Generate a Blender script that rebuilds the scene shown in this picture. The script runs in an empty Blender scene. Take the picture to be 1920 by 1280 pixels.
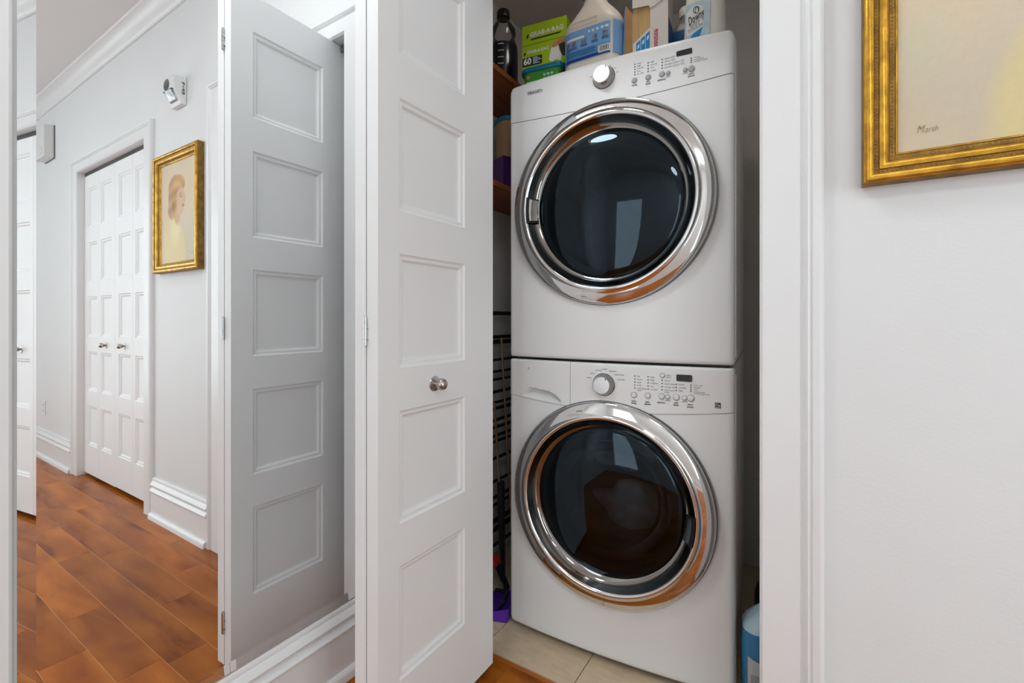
import bpy, bmesh, math, random
from mathutils import Vector, Matrix
random.seed(7)
PI = math.pi
S = bpy.context.scene
COL = S.collection

# ------------------------------------------------------------------ camera
cam_d = bpy.data.cameras.new('camera'); cam = bpy.data.objects.new('camera', cam_d); COL.objects.link(cam)
cam_d.sensor_fit = 'HORIZONTAL'; cam_d.sensor_width = 36.0
cam_d.lens = 866.0 / 1920.0 * 36.0
cam_d.shift_y = -41.0 / 1920.0
cam_d.clip_start = 0.02
cam.location = (0.0, -1.045, 1.05)
cam.rotation_euler = (PI / 2, 0, math.radians(32.65))
S.camera = cam

# ------------------------------------------------------------------ view, sky, lights
S.view_settings.view_transform = 'Standard'
S.view_settings.look = 'None'
S.view_settings.gamma = 1.0
S.view_settings.use_curve_mapping = False
S.view_settings.exposure = -0.26
w = bpy.data.worlds.new('sky'); S.world = w; w.use_nodes = True
w.node_tree.nodes['Background'].inputs[0].default_value = (0.80, 0.90, 1.0, 1)
w.node_tree.nodes['Background'].inputs[1].default_value = 1.2
S.cycles.use_denoising = True
S.cycles.sample_clamp_indirect = 20.0
S.cycles.max_bounces = 8
S.cycles.diffuse_bounces = 4
S.cycles.glossy_bounces = 5
S.cycles.use_adaptive_sampling = True
S.cycles.adaptive_threshold = 0.08
S.cycles.transparent_max_bounces = 12

ROOM_X0, ROOM_X1, ROOM_Y0, CEIL = -1.156, 3.5, -2.7, 2.70
# rear wall windows, the wide second one added for light: (x0, x1, z0, z1, power)
WINDOWS = [(-1.02, -0.42, 0.10, 2.20, 9.0), (1.30, 3.20, 0.35, 2.35, 38.0)]
ADDED_WIN = (-2.62, -0.95, 0.15, 2.45, 63.0)      # window added in the end wall to light the door leaf: y0, y1, z0, z1, power
def daylight(sx, sy, pw, loc, rot, col=(0.87, 0.97, 1.0)):
    L = bpy.data.lights.new('daylight', 'AREA'); L.shape = 'RECTANGLE'
    L.size = sx; L.size_y = sy; L.energy = pw; L.color = col
    o = bpy.data.objects.new('daylight_window', L); COL.objects.link(o); o.location = loc; o.rotation_euler = rot
for (x0, x1, z0, z1, pw) in WINDOWS:
    daylight(x1 - x0, z1 - z0, pw, ((x0 + x1) / 2, ROOM_Y0 - 0.14, (z0 + z1) / 2), (PI / 2, 0, 0))
y0, y1, z0, z1, pw = ADDED_WIN
daylight(y1 - y0, z1 - z0, pw, (ROOM_X1 + 0.14, (y0 + y1) / 2, (z0 + z1) / 2), (PI / 2, 0, PI / 2))  # area light behind the added end wall window
# ------------------------------------------------------------------ materials
MATS = {}
def srgb(r, g, b):
    f = lambda c: (c / 255 / 12.92) if c / 255 <= 0.04045 else ((c / 255 + 0.055) / 1.055) ** 2.4
    return (f(r), f(g), f(b))

def mat(name, col, rough=0.5, metal=0.0, var=0.06, scale=8.0, bump=0.0, bscale=60.0, spec=None, trans=0.0, stretch=None, coords='Object', emit=None):
    m = bpy.data.materials.new(name); m.use_nodes = True
    nt = m.node_tree; P = nt.nodes['Principled BSDF']
    P.inputs['Roughness'].default_value = rough
    P.inputs['Metallic'].default_value = metal
    if spec is not None: P.inputs['Specular IOR Level'].default_value = spec
    if trans: P.inputs['Transmission Weight'].default_value = trans
    tc = nt.nodes.new('ShaderNodeTexCoord')
    mp = nt.nodes.new('ShaderNodeMapping')
    nt.links.new(tc.outputs[coords], mp.inputs[0])
    if stretch: mp.inputs['Scale'].default_value = stretch
    n = nt.nodes.new('ShaderNodeTexNoise'); n.inputs['Scale'].default_value = scale; n.inputs['Detail'].default_value = 5
    nt.links.new(mp.outputs[0], n.inputs['Vector'])
    r = nt.nodes.new('ShaderNodeValToRGB')
    c0 = [max(0, c * (1 - var)) for c in col]; c1 = [min(1, c * (1 + var)) for c in col]
    r.color_ramp.elements[0].color = (*c0, 1); r.color_ramp.elements[1].color = (*c1, 1)
    r.color_ramp.elements[0].position = 0.3; r.color_ramp.elements[1].position = 0.7
    nt.links.new(n.outputs['Fac'], r.inputs[0]); nt.links.new(r.outputs[0], P.inputs['Base Color'])
    if bump:
        n2 = nt.nodes.new('ShaderNodeTexNoise'); n2.inputs['Scale'].default_value = bscale
        nt.links.new(mp.outputs[0], n2.inputs['Vector'])
        b = nt.nodes.new('ShaderNodeBump'); b.inputs['Strength'].default_value = bump; b.inputs['Distance'].default_value = 0.002
        nt.links.new(n2.outputs['Fac'], b.inputs['Height']); nt.links.new(b.outputs[0], P.inputs['Normal'])
    if emit:
        P.inputs['Emission Color'].default_value = (*emit[:3], 1); P.inputs['Emission Strength'].default_value = emit[3]
    MATS[name] = m
    return m

WALL = mat('wall_paint', (0.79, 0.795, 0.80), 0.6, var=0.012, scale=3, bump=0.12, bscale=160)
TRIM = mat('trim_paint', (0.83, 0.83, 0.835), 0.35, var=0.01, scale=4, bump=0.04, bscale=90)
DOORP = mat('door_paint', (0.88, 0.88, 0.885), 0.5, var=0.012, scale=4, bump=0.06, bscale=120)
CEILM = mat('ceiling_paint', (0.83, 0.83, 0.83), 0.8, var=0.01, scale=3, bump=0.15, bscale=120)
CLOSET = mat('closet_paint', (0.80, 0.77, 0.74), 0.75, var=0.03, scale=4, bump=0.2, bscale=140)  # presumably white paint, a warm tint put in for the closet's shade
WHITE_EN = mat('white_enamel', (0.90, 0.90, 0.90), 0.22, var=0.006, scale=5, spec=0.45)
PANEL_PL = mat('white_plastic', (0.89, 0.89, 0.89), 0.32, var=0.006, scale=5)
CHROME = mat('chrome', (0.80, 0.79, 0.78), 0.06, 1.0, var=0.01, scale=6)
CHROMEK = mat('brushed_knob', (0.74, 0.74, 0.74), 0.32, 1.0, var=0.02)
CHROME_SHADE = mat('shaded_chrome', (0.34, 0.32, 0.30), 0.07, 1.0, var=0.02)  # chrome darkened, standing in for dark reflections on ring slope and knob flank
SATIN = mat('satin_nickel', (0.50, 0.45, 0.40), 0.27, 1.0, var=0.05, scale=30)
STEEL = mat('steel', (0.62, 0.62, 0.62), 0.25, 1.0, var=0.08, scale=40)
GUNMETAL = mat('dark_metal_rim', (0.13, 0.13, 0.135), 0.22, 0.9, var=0.05)
BLACK = mat('black_plastic', (0.012, 0.012, 0.014), 0.35, var=0.1)
INK = mat('dark_ink', (0.035, 0.035, 0.04), 0.5, var=0.05)
INKG = mat('grey_ink', (0.16, 0.16, 0.165), 0.5, var=0.05)
BTN_G = mat('grey_button', (0.40, 0.40, 0.405), 0.35, var=0.03)
BTN_W = mat('white_button', (0.80, 0.80, 0.80), 0.3, var=0.02)
RUBBER = mat('dark_rubber', (0.03, 0.03, 0.032), 0.6, var=0.15)
DRUM = mat('drum_metal', (0.06, 0.06, 0.065), 0.4, 0.6, var=0.2, scale=20)
PINE = mat('pine_shelf', srgb(150, 82, 38), 0.5, var=0.28, scale=9, stretch=(6, 0.6, 6))
GOLD = mat('gold_leaf', (0.60, 0.32, 0.04), 0.33, 0.85, var=0.42, scale=30, bump=0.3, bscale=90)
GOLDD = mat('dark_gold', (0.24, 0.13, 0.025), 0.45, 0.6, var=0.4, scale=40)
GOLDB = mat('bright_gold', (0.78, 0.52, 0.16), 0.3, 0.85, var=0.2, scale=60)
TRACK = mat('track_grey', (0.20, 0.20, 0.20), 0.5, 0.3)
MIRROR = mat('mirror_silver', (0.93, 0.935, 0.935), 0.0, 1.0, var=0.0)
MIRROR.node_tree.nodes['Principled BSDF'].inputs['Roughness'].default_value = 0.0

def tinted_glass(name, tint, refl=0.03, gc=(1, 1, 1)):
    m = bpy.data.materials.new(name); m.use_nodes = True; nt = m.node_tree
    nt.nodes.remove(nt.nodes['Principled BSDF'])
    out = nt.nodes['Material Output']
    t = nt.nodes.new('ShaderNodeBsdfTransparent'); t.inputs[0].default_value = (*tint, 1)
    g = nt.nodes.new('ShaderNodeBsdfGlossy'); g.inputs['Roughness'].default_value = refl
    g.inputs[0].default_value = (*gc, 1)
    f = nt.nodes.new('ShaderNodeFresnel'); f.inputs[0].default_value = 1.52
    n = nt.nodes.new('ShaderNodeTexNoise'); n.inputs['Scale'].default_value = 3.0
    b = nt.nodes.new('ShaderNodeBump'); b.inputs['Strength'].default_value = 0.01
    nt.links.new(n.outputs['Fac'], b.inputs['Height']); nt.links.new(b.outputs[0], g.inputs['Normal'])
    mx = nt.nodes.new('ShaderNodeMixShader')
    nt.links.new(f.outputs[0], mx.inputs[0]); nt.links.new(t.outputs[0], mx.inputs[1]); nt.links.new(g.outputs[0], mx.inputs[2])
    nt.links.new(mx.outputs[0], out.inputs[0])
    return m
LENS = tinted_glass('smoked_glass', (0.28, 0.30, 0.33), 0.015, (0.62, 0.80, 0.95))  # blue gloss colour stands in for bluish daylight in the reflections
BOWLG = tinted_glass('bowl_glass', (0.93, 0.94, 0.95), 0.05, (0.30, 0.31, 0.33))
PANE = tinted_glass('window_glass', (0.96, 0.97, 0.97), 0.0)

def plastic_clear(name, tint):
    m = tinted_glass(name, tint, 0.12); return m

def wood_floor():
    m = bpy.data.materials.new('stained_maple'); m.use_nodes = True; nt = m.node_tree; P = nt.nodes['Principled BSDF']
    g = nt.nodes.new('ShaderNodeNewGeometry'); oi = nt.nodes.new('ShaderNodeObjectInfo')
    off = nt.nodes.new('ShaderNodeVectorMath'); off.operation = 'MULTIPLY_ADD'
    cmb = nt.nodes.new('ShaderNodeCombineXYZ')
    for k in range(3): nt.links.new(oi.outputs['Random'], cmb.inputs[k])
    nt.links.new(cmb.outputs[0], off.inputs[0]); off.inputs[1].default_value = (37, 19, 5); nt.links.new(g.outputs['Position'], off.inputs[2])
    mp = nt.nodes.new('ShaderNodeMapping'); mp.inputs['Scale'].default_value = (1.5, 7.0, 1.5)
    nt.links.new(off.outputs[0], mp.inputs[0])
    n = nt.nodes.new('ShaderNodeTexNoise'); n.inputs['Scale'].default_value = 1.7; n.inputs['Detail'].default_value = 8; n.inputs['Distortion'].default_value = 0.5
    nt.links.new(mp.outputs[0], n.inputs['Vector'])
    r = nt.nodes.new('ShaderNodeValToRGB'); e = r.color_ramp.elements
    e[0].position = 0.36; e[0].color = (*srgb(150, 78, 22), 1); e[1].position = 0.66; e[1].color = (*srgb(190, 110, 38), 1)
    k = e.new(0.25); k.color = (*srgb(98, 52, 22), 1)
    nt.links.new(n.outputs['Fac'], r.inputs[0])
    hs = nt.nodes.new('ShaderNodeHueSaturation')
    mr = nt.nodes.new('ShaderNodeMapRange'); mr.inputs[3].default_value = 0.80; mr.inputs[4].default_value = 1.12
    nt.links.new(oi.outputs['Random'], mr.inputs[0]); nt.links.new(mr.outputs[0], hs.inputs['Value'])
    nt.links.new(r.outputs[0], hs.inputs['Color']); nt.links.new(hs.outputs[0], P.inputs['Base Color'])
    P.inputs['Specular IOR Level'].default_value = 0.14
    n2 = nt.nodes.new('ShaderNodeTexNoise'); n2.inputs['Scale'].default_value = 7; nt.links.new(g.outputs['Position'], n2.inputs['Vector'])
    mr2 = nt.nodes.new('ShaderNodeMapRange'); mr2.inputs[3].default_value = 0.16; mr2.inputs[4].default_value = 0.30
    nt.links.new(n2.outputs['Fac'], mr2.inputs[0]); nt.links.new(mr2.outputs[0], P.inputs['Roughness'])
    b = nt.nodes.new('ShaderNodeBump'); b.inputs['Strength'].default_value = 0.05; b.inputs['Distance'].default_value = 0.004
    nt.links.new(n2.outputs['Fac'], b.inputs['Height']); nt.links.new(b.outputs[0], P.inputs['Normal'])
    return m
MAPLE = wood_floor()
SEAMW = mat('floor_joint', srgb(214, 152, 92), 0.4, var=0.1)  # pale tan stands in for bright highlights along the plank joints
TILE = mat('beige_tile', srgb(216, 194, 164), 0.4, var=0.10, scale=5, stretch=(1, 3, 1), bump=0.08, bscale=40, coords='Object')
GROUT = mat('grout', srgb(140, 126, 108), 0.8, var=0.08)

# ------------------------------------------------------------------ mesh builder
class MB:
    def __init__(s): s.v = []; s.f = []
    def add(s, vs, fs):
        b = len(s.v); s.v += [tuple(p) for p in vs]; s.f += [tuple(i + b for i in q) for q in fs]; return s
    def box(s, x0, x1, y0, y1, z0, z1):
        v = [(x0, y0, z0), (x1, y0, z0), (x1, y1, z0), (x0, y1, z0), (x0, y0, z1), (x1, y0, z1), (x1, y1, z1), (x0, y1, z1)]
        return s.add(v, [(3, 2, 1, 0), (4, 5, 6, 7), (0, 1, 5, 4), (1, 2, 6, 5), (2, 3, 7, 6), (3, 0, 4, 7)])
    def loft(s, rings, cap0=True, cap1=True, closed=True):
        n = len(rings[0]); b = len(s.v)
        for r in rings: s.v += [tuple(p) for p in r]
        for i in range(len(rings) - 1):
            for j in range(n if closed else n - 1):
                k = (j + 1) % n
                s.f.append((b + i * n + j, b + i * n + k, b + (i + 1) * n + k, b + (i + 1) * n + j))
        if cap0: s.f.append(tuple(b + j for j in reversed(range(n))))
        if cap1: s.f.append(tuple(b + (len(rings) - 1) * n + j for j in range(n)))
        return s
    def lathe(s, prof, n=32, axis='Z', c=(0, 0, 0), cap0=True, cap1=True, a0=0.0, a1=2 * PI, sx=1.0, sy=1.0):
        full = abs(a1 - a0 - 2 * PI) < 1e-6
        rings = []
        for (r, h) in prof:
            ring = []
            for j in range(n if full else n + 1):
                a = a0 + (a1 - a0) * j / n
                x, y = r * math.cos(a) * sx, r * math.sin(a) * sy
                if axis == 'Z': p = (c[0] + x, c[1] + y, c[2] + h)
                elif axis == 'Y': p = (c[0] + x, c[1] - h, c[2] + y)      # h points to -Y
                else: p = (c[0] + h, c[1] + x, c[2] + y)
                ring.append(p)
            rings.append(ring)
        return s.loft(rings, cap0 and prof[0][0] > 1e-6, cap1 and prof[-1][0] > 1e-6, full)
    def tube(s, pts, r, n=10):
        rings = []
        P = [Vector(p) for p in pts]
        up = Vector((0.13, 0.21, 0.97))
        for i, p in enumerate(P):
            d = (P[min(i + 1, len(P) - 1)] - P[max(i - 1, 0)]).normalized()
            a = d.cross(up)
            if a.length < 0.05: a = d.cross(Vector((1, 0, 0)))
            a.normalize(); b = d.cross(a)
            rr = r[i] if isinstance(r, (list, tuple)) else r
            rings.append([p + a * (rr * math.cos(2 * PI * k / n)) + b * (rr * math.sin(2 * PI * k / n)) for k in range(n)])
        return s.loft(rings)
    def prism(s, poly, d0, d1, plane='XZ'):
        def q(u, v, d):
            return (u, d, v) if plane == 'XZ' else ((d, u, v) if plane == 'YZ' else (u, v, d))
        return s.loft([[q(u, v, d0) for u, v in poly], [q(u, v, d1) for u, v in poly]])
    def text(s, body, size, o, xd=(1, 0, 0), zd=(0, 0, 1), align='CENTER', bold=0.0, shear=0.0, width=None, depth=0.0006):
        cu = bpy.data.curves.new('t', 'FONT'); cu.body = body; cu.size = 1.0; cu.align_x = align; cu.align_y = 'CENTER'
        cu.resolution_u = 2; cu.offset = bold; cu.shear = shear; cu.space_line = 0.85
        ob = bpy.data.objects.new('t', cu); COL.objects.link(ob)
        dg = bpy.context.evaluated_depsgraph_get(); dg.update()
        me = bpy.data.meshes.new_from_object(ob.evaluated_get(dg))
        X = Vector(xd); Z = Vector(zd); O = Vector(o); sx = size
        if width and len(me.vertices):
            xs = [v.co.x for v in me.vertices]; sx = width / max(1e-6, max(xs) - min(xs))
        Nn = X.cross(Z)      # points towards the reader when x right, z up seen from -Y
        s.add([O + X * (v.co.x * sx) + Z * (v.co.y * size) + Nn * depth for v in me.vertices], [tuple(p.vertices) for p in me.polygons])
        bpy.data.objects.remove(ob); bpy.data.curves.remove(cu); bpy.data.meshes.remove(me)
        return s
    def mesh(s, name, m, smooth=True, angle=40):
        me = bpy.data.meshes.new(name); me.from_pydata(s.v, [], s.f); me.update()
        bm = bmesh.new(); bm.from_mesh(me); bmesh.ops.remove_doubles(bm, verts=bm.verts, dist=1e-6)
        bmesh.ops.recalc_face_normals(bm, faces=bm.faces); bm.to_mesh(me); bm.free()
        if m: me.materials.append(m)
        if smooth:
            me.polygons.foreach_set('use_smooth', [True] * len(me.polygons))
            me.set_sharp_from_angle(angle=math.radians(angle))
        return me
    def build(s, name, m, parent=None, smooth=True, angle=40, bevel=0.0, loc=None, rot=None):
        o = bpy.data.objects.new(name, s.mesh(name, m, smooth, angle)); COL.objects.link(o)
        if parent: o.parent = parent
        if loc: o.location = loc
        if rot: o.rotation_euler = rot
        if bevel:
            b = o.modifiers.new('edge', 'BEVEL'); b.width = bevel; b.segments = 2; b.limit_method = 'ANGLE'; b.angle_limit = math.radians(40)
        return o

def tag(o, label=None, cat=None, group=None, kind=None):
    if label: o['label'] = label
    if cat: o['category'] = cat
    if group: o['group'] = group
    if kind: o['kind'] = kind
    return o
def empty(name, loc=(0, 0, 0), rz=0.0):
    o = bpy.data.objects.new(name, None); COL.objects.link(o); o.location = loc; o.rotation_euler = (0, 0, rz)
    o.empty_display_size = 0.05
    return o
def rrect(w, d, r, n=5, cx=0.0, cy=0.0, z=0.0):
    pts = []
    for (sx, sy, a) in ((1, 1, 0), (-1, 1, PI / 2), (-1, -1, PI), (1, -1, 1.5 * PI)):
        for k in range(n + 1):
            t = a + PI / 2 * k / n
            pts.append((cx + sx * (w / 2 - r) + r * math.cos(t), cy + sy * (d / 2 - r) + r * math.sin(t), z))
    return pts

# ------------------------------------------------------------------ the room
WALL_T = 0.12
OP1 = (-0.95, -0.075, 2.05)        # laundry closet opening: x0, x1, head
OP2 = (0.735, 1.840, 2.045)        # second closet
def struct(o, label, cat): return tag(o, label, cat, kind='structure')

# floor
fl = MB().box(ROOM_X0 - 0.05, ROOM_X1 + 0.05, ROOM_Y0 - 0.05, 0.149, -0.06, -0.0007).build('floor', SEAMW, smooth=False)
struct(fl, 'stained maple plank floor of the hall in front of the closet', 'floor')
pm = MB().box(0, 1, 0, 1, -0.0007, 0).mesh('plank', MAPLE, smooth=False)
PW = 0.112
y = 0.149 - 0.0
row = 0
yy = -0.536
rows = []
while yy < 0.149: yy += PW
yy_top = yy
while yy_top > ROOM_Y0:
    y1 = min(yy_top, 0.148); y0 = yy_top - PW
    rows.append((max(y0, ROOM_Y0), y1)); yy_top = y0
for (y0, y1) in rows:
    x = ROOM_X0 - random.uniform(0, 0.8)
    while x < ROOM_X1:
        ln = random.choice([0.45, 0.7, 0.9, 1.1, 1.3]) * random.uniform(0.9, 1.1)
        xa, xb = max(x, ROOM_X0), min(x + ln, ROOM_X1)
        if xb - xa > 0.02:
            o = bpy.data.objects.new('plank', pm); COL.objects.link(o); o.parent = fl
            o.location = (xa, y0, 0); o.scale = (xb - xa - 0.0012, y1 - y0 - 0.0018, 1)
        x += ln

# closet floor with tiles
CX0, CX1, CY1, CCEIL = -1.19, 0.06, 1.18, 2.475
cf = MB().box(CX0 - 0.05, CX1 + 0.05, 0.1495, CY1 + 0.05, -0.06, -0.0035).build('floor_closet', GROUT, smooth=False)
struct(cf, 'beige tiled floor inside the laundry closet', 'floor')
tm = MB().box(0, 1, 0, 1, -0.01, 0).mesh('tile', TILE, smooth=False)
TS = 0.311
xs = [-0.568 + k * TS for k in range(-3, 4)]
ys = [0.1505, 0.461, 0.772, 1.083, 1.25]
for a, b in zip(xs[:-1], xs[1:]):
    for c, d in zip(ys[:-1], ys[1:]):
        xa, xb, ya, yb = max(a, CX0), min(b, CX1), c, min(d, CY1)
        if xb - xa < 0.01 or yb - ya < 0.01: continue
        o = bpy.data.objects.new('tile', tm); COL.objects.link(o); o.parent = cf
        o.location = (xa + 0.0015, ya + 0.0015, 0); o.scale = (xb - xa - 0.003, yb - ya - 0.003, 1)

# wall with the two closets (front face y = 0)
wb = MB()
def wallseg(x0, x1, z0, z1): wb.box(x0, x1, 0, WALL_T, z0, z1)
wallseg(ROOM_X0, OP1[0], 0, CEIL); wallseg(OP1[0], OP1[1], OP1[2], CEIL)
wallseg(OP1[1], OP2[0], 0, CEIL); wallseg(OP2[0], OP2[1], OP2[2], CEIL); wallseg(OP2[1], ROOM_X1, 0, CEIL)
struct(wb.build('wall_back', WALL, smooth=False), 'white wall holding the laundry closet and the gold-framed portrait', 'wall')
o = MB().box(ROOM_X0 - 0.1, ROOM_X0, ROOM_Y0, WALL_T, 0, CEIL).build('wall_left', WALL, smooth=False)
struct(o, 'white side wall carrying the tall mirror', 'wall')
y0, y1, z0, z1, pw = ADDED_WIN
o = MB().box(ROOM_X1, ROOM_X1 + 0.1, ROOM_Y0, y0, 0, CEIL).box(ROOM_X1, ROOM_X1 + 0.1, y1, WALL_T, 0, CEIL).box(ROOM_X1, ROOM_X1 + 0.1, y0, y1, 0, z0).box(ROOM_X1, ROOM_X1 + 0.1, y0, y1, z1, CEIL).build('wall_right', WALL, smooth=False)
struct(o, 'white end wall of the hall', 'wall')
wr = MB()
xa = ROOM_X0 - 0.1
for (x0, x1, z0, z1, pw) in WINDOWS:
    wr.box(xa, x0, ROOM_Y0 - 0.12, ROOM_Y0, 0, CEIL); wr.box(x0, x1, ROOM_Y0 - 0.12, ROOM_Y0, 0, z0); wr.box(x0, x1, ROOM_Y0 - 0.12, ROOM_Y0, z1, CEIL); xa = x1
wr.box(xa, ROOM_X1 + 0.1, ROOM_Y0 - 0.12, ROOM_Y0, 0, CEIL)
struct(wr.build('wall_front', WALL, smooth=False), 'white window wall facing the closets', 'wall')
o = MB().box(ROOM_X0 - 0.1, ROOM_X1 + 0.1, ROOM_Y0 - 0.12, WALL_T, CEIL, CEIL + 0.06).build('ceiling', CEILM, smooth=False)
struct(o, 'flat white hall ceiling', 'ceiling')
WINS = [((x0 + x1) / 2, ROOM_Y0 - 0.06, z0, x1 - x0, z1 - z0, 0.0) for (x0, x1, z0, z1, pw) in WINDOWS]
WINS.append((ROOM_X1 + 0.05, (ADDED_WIN[0] + ADDED_WIN[1]) / 2, ADDED_WIN[2], ADDED_WIN[1] - ADDED_WIN[0], ADDED_WIN[3] - ADDED_WIN[2], PI / 2))
for i, (wx, wy, wz, wwid, whgt, wrot) in enumerate(WINS):
    wn = empty('window_%d' % (i + 1), (wx, wy, wz), wrot); x0, x1, z0, z1 = 0, wwid, 0, whgt
    hw = (x1 - x0) / 2; hh = z1 - z0
    f = MB()
    f.box(-hw, hw, -0.03, 0.03, 0, 0.05).box(-hw, hw, -0.03, 0.03, hh - 0.05, hh).box(-hw, -hw + 0.05, -0.03, 0.03, 0.05, hh - 0.05).box(hw - 0.05, hw, -0.03, 0.03, 0.05, hh - 0.05)
    if i: f.box(-0.025, 0.025, -0.03, 0.03, 0.05, hh - 0.05)
    f.build('window_frame', TRIM, wn, smooth=False, bevel=0.004)
    MB().box(-hw + 0.05, hw - 0.05, -0.003, 0.003, 0.05, hh - 0.05).build('pane', PANE, wn, smooth=False)
    struct(wn, ['tall glazed door window opposite the laundry closet', 'wide white window added for light opposite the portrait wall', 'large white window added for light at the far end of the hall'][i], 'window')

# closet interior
o = MB().box(CX0 - 0.08, CX0, WALL_T, CY1 + 0.08, 0, CCEIL).build('wall_closet_left', CLOSET, smooth=False)
struct(o, 'warm-tinted white inner wall of the laundry closet behind the pine shelves', 'wall')
o = MB().box(CX0, CX1, CY1, CY1 + 0.08, 0, CCEIL).build('wall_closet_back', CLOSET, smooth=False)
struct(o, 'warm-tinted white rear wall of the laundry closet behind the machines', 'wall')
o = MB().box(CX1, CX1 + 0.08, WALL_T, CY1 + 0.08, 0, CCEIL).build('wall_closet_right', CLOSET, smooth=False)
struct(o, 'warm-tinted white inner closet wall beside the blue detergent jug', 'wall')
o = MB().box(CX0 - 0.08, CX1 + 0.08, WALL_T, CY1 + 0.08, CCEIL, CCEIL + 0.06).build('ceiling_closet', CLOSET, smooth=False)
struct(o, 'warm-tinted white ceiling inside the laundry closet', 'ceiling')
o = MB().box(CX0, CX1, CY1 - 0.014, CY1, 0, 0.125).build('baseboard_closet', CLOSET, smooth=False, bevel=0.003)
struct(o, 'low baseboard along the rear wall of the closet', 'baseboard')

# door casings: U-shaped mitred sweep of one moulding profile
CPROF = [(-0.004, -0.001), (-0.004, 0.010), (0.000, 0.013), (0.062, 0.013), (0.065, 0.0095), (0.068, 0.0095), (0.071, 0.0155), (0.075, 0.018), (0.079, 0.0155), (0.081, 0.0145), (0.083, 0.0185), (0.094, 0.0195), (0.098, 0.017), (0.101, 0.011), (0.101, -0.001)]
def casing(name, x0, x1, zt, label, hs=0.74):
    mb = MB()
    path = []
    for (u, d) in CPROF:
        path.append([(x0 - u, -d, 0.0), (x0 - u, -d, zt + u * hs), (x1 + u, -d, zt + u * hs), (x1 + u, -d, 0.0)])
    for k in range(3):
        a = [p[k] for p in path]; b = [p[k + 1] for p in path]
        mb.loft([a, b], cap0=True, cap1=True, closed=False)
    o = mb.build(name, TRIM, angle=35)
    return struct(o, label, 'door casing')
casing('trim_1', OP1[0], OP1[1], OP1[2], 'moulded white casing around the open laundry closet')
casing('trim_2', OP2[0], OP2[1], OP2[2], 'moulded white casing around the shut second closet')
def jamb(name, op, label):
    x0, x1, zt = op; mb = MB()
    mb.box(x0, x0 + 0.006, -0.008, WALL_T, 0, zt).box(x1 - 0.006, x1, -0.008, WALL_T, 0, zt).box(x0, x1, -0.008, WALL_T, zt - 0.006, zt)
    o = struct(mb.build(name, TRIM, smooth=False, bevel=0.0015), label, 'door jamb')
    MB().box(x0 + 0.01, x1 - 0.01, 0.030, 0.036, zt - 0.03, zt - 0.006).box(x0 + 0.01, x1 - 0.01, 0.060, 0.066, zt - 0.03, zt - 0.006).box(x0 + 0.01, x1 - 0.01, 0.036, 0.060, zt - 0.010, zt - 0.006).build('door_track', TRACK, o, smooth=False)
    return o
jamb('trim_3', OP1, 'thin white jamb lining of the open laundry closet')
jamb('trim_4', OP2, 'thin white jamb lining of the shut second closet')
# inside of the second closet (dark gap above and below its doors)
o = MB().box(OP2[0] - 0.3, OP2[1] + 0.3, WALL_T + 0.5, WALL_T + 0.54, 0, CEIL).box(OP2[0] - 0.34, OP2[0] - 0.3, WALL_T, WALL_T + 0.54, 0, CEIL).box(OP2[1] + 0.3, OP2[1] + 0.34, WALL_T, WALL_T + 0.54, 0, CEIL).box(OP2[0] - 0.3, OP2[1] + 0.3, WALL_T, WALL_T + 0.5, CEIL - 0.03, CEIL).box(OP2[0] - 0.3, OP2[1] + 0.3, WALL_T, WALL_T + 0.5, -0.05, -0.002).build('wall_second_closet', CLOSET, smooth=False)
struct(o, 'inner shell of the shut second closet', 'wall')

# baseboards
BPROF = [(0, 0.212), (0.007, 0.212), (0.010, 0.206), (0.010, 0.196), (0.017, 0.184), (0.020, 0.176), (0.018, 0.170), (0.013, 0.166), (0.013, 0.160), (0.020, 0.152), (0.023, 0.145), (0.021, 0.138), (0.016, 0.134), (0.016, 0.030), (0.020, 0.030), (0.026, 0.026), (0.030, 0.018), (0.031, 0.0), (0, 0)]
def baseboard_x(mb, xa, xb, y, sgn): mb.loft([[(xa, y + sgn * d, z) for d, z in BPROF], [(xb, y + sgn * d, z) for d, z in BPROF]])
def baseboard_y(mb, ya, yb, x, sgn): mb.loft([[(x + sgn * d, ya, z) for d, z in BPROF], [(x + sgn * d, yb, z) for d, z in BPROF]])
mb = MB(); baseboard_y(mb, -0.832, 0.0, ROOM_X0, 1)
struct(mb.build('baseboard_left', TRIM, angle=30), 'ridged white baseboard under the tall mirror', 'baseboard')
mb = MB(); baseboard_x(mb, OP1[1] + 0.102, OP2[0] - 0.102, 0, -1)
struct(mb.build('baseboard_back', TRIM, angle=30), 'white baseboard below the gold-framed portrait', 'baseboard')
mb = MB(); baseboard_x(mb, OP2[1] + 0.102, ROOM_X1, 0, -1)
struct(mb.build('baseboard_far', TRIM, angle=30), 'white baseboard past the shut second closet', 'baseboard')
mb = MB(); baseboard_x(mb, ROOM_X0 + 0.0, OP1[0] - 0.102, 0, -1)
struct(mb.build('baseboard_corner', TRIM, angle=30), 'short white baseboard in the corner behind the folded door', 'baseboard')
mb = MB(); baseboard_x(mb, WINDOWS[0][1], ROOM_X1, ROOM_Y0, 1)
struct(mb.build('baseboard_front', TRIM, angle=30), 'white baseboard under the windows', 'baseboard')

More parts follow.
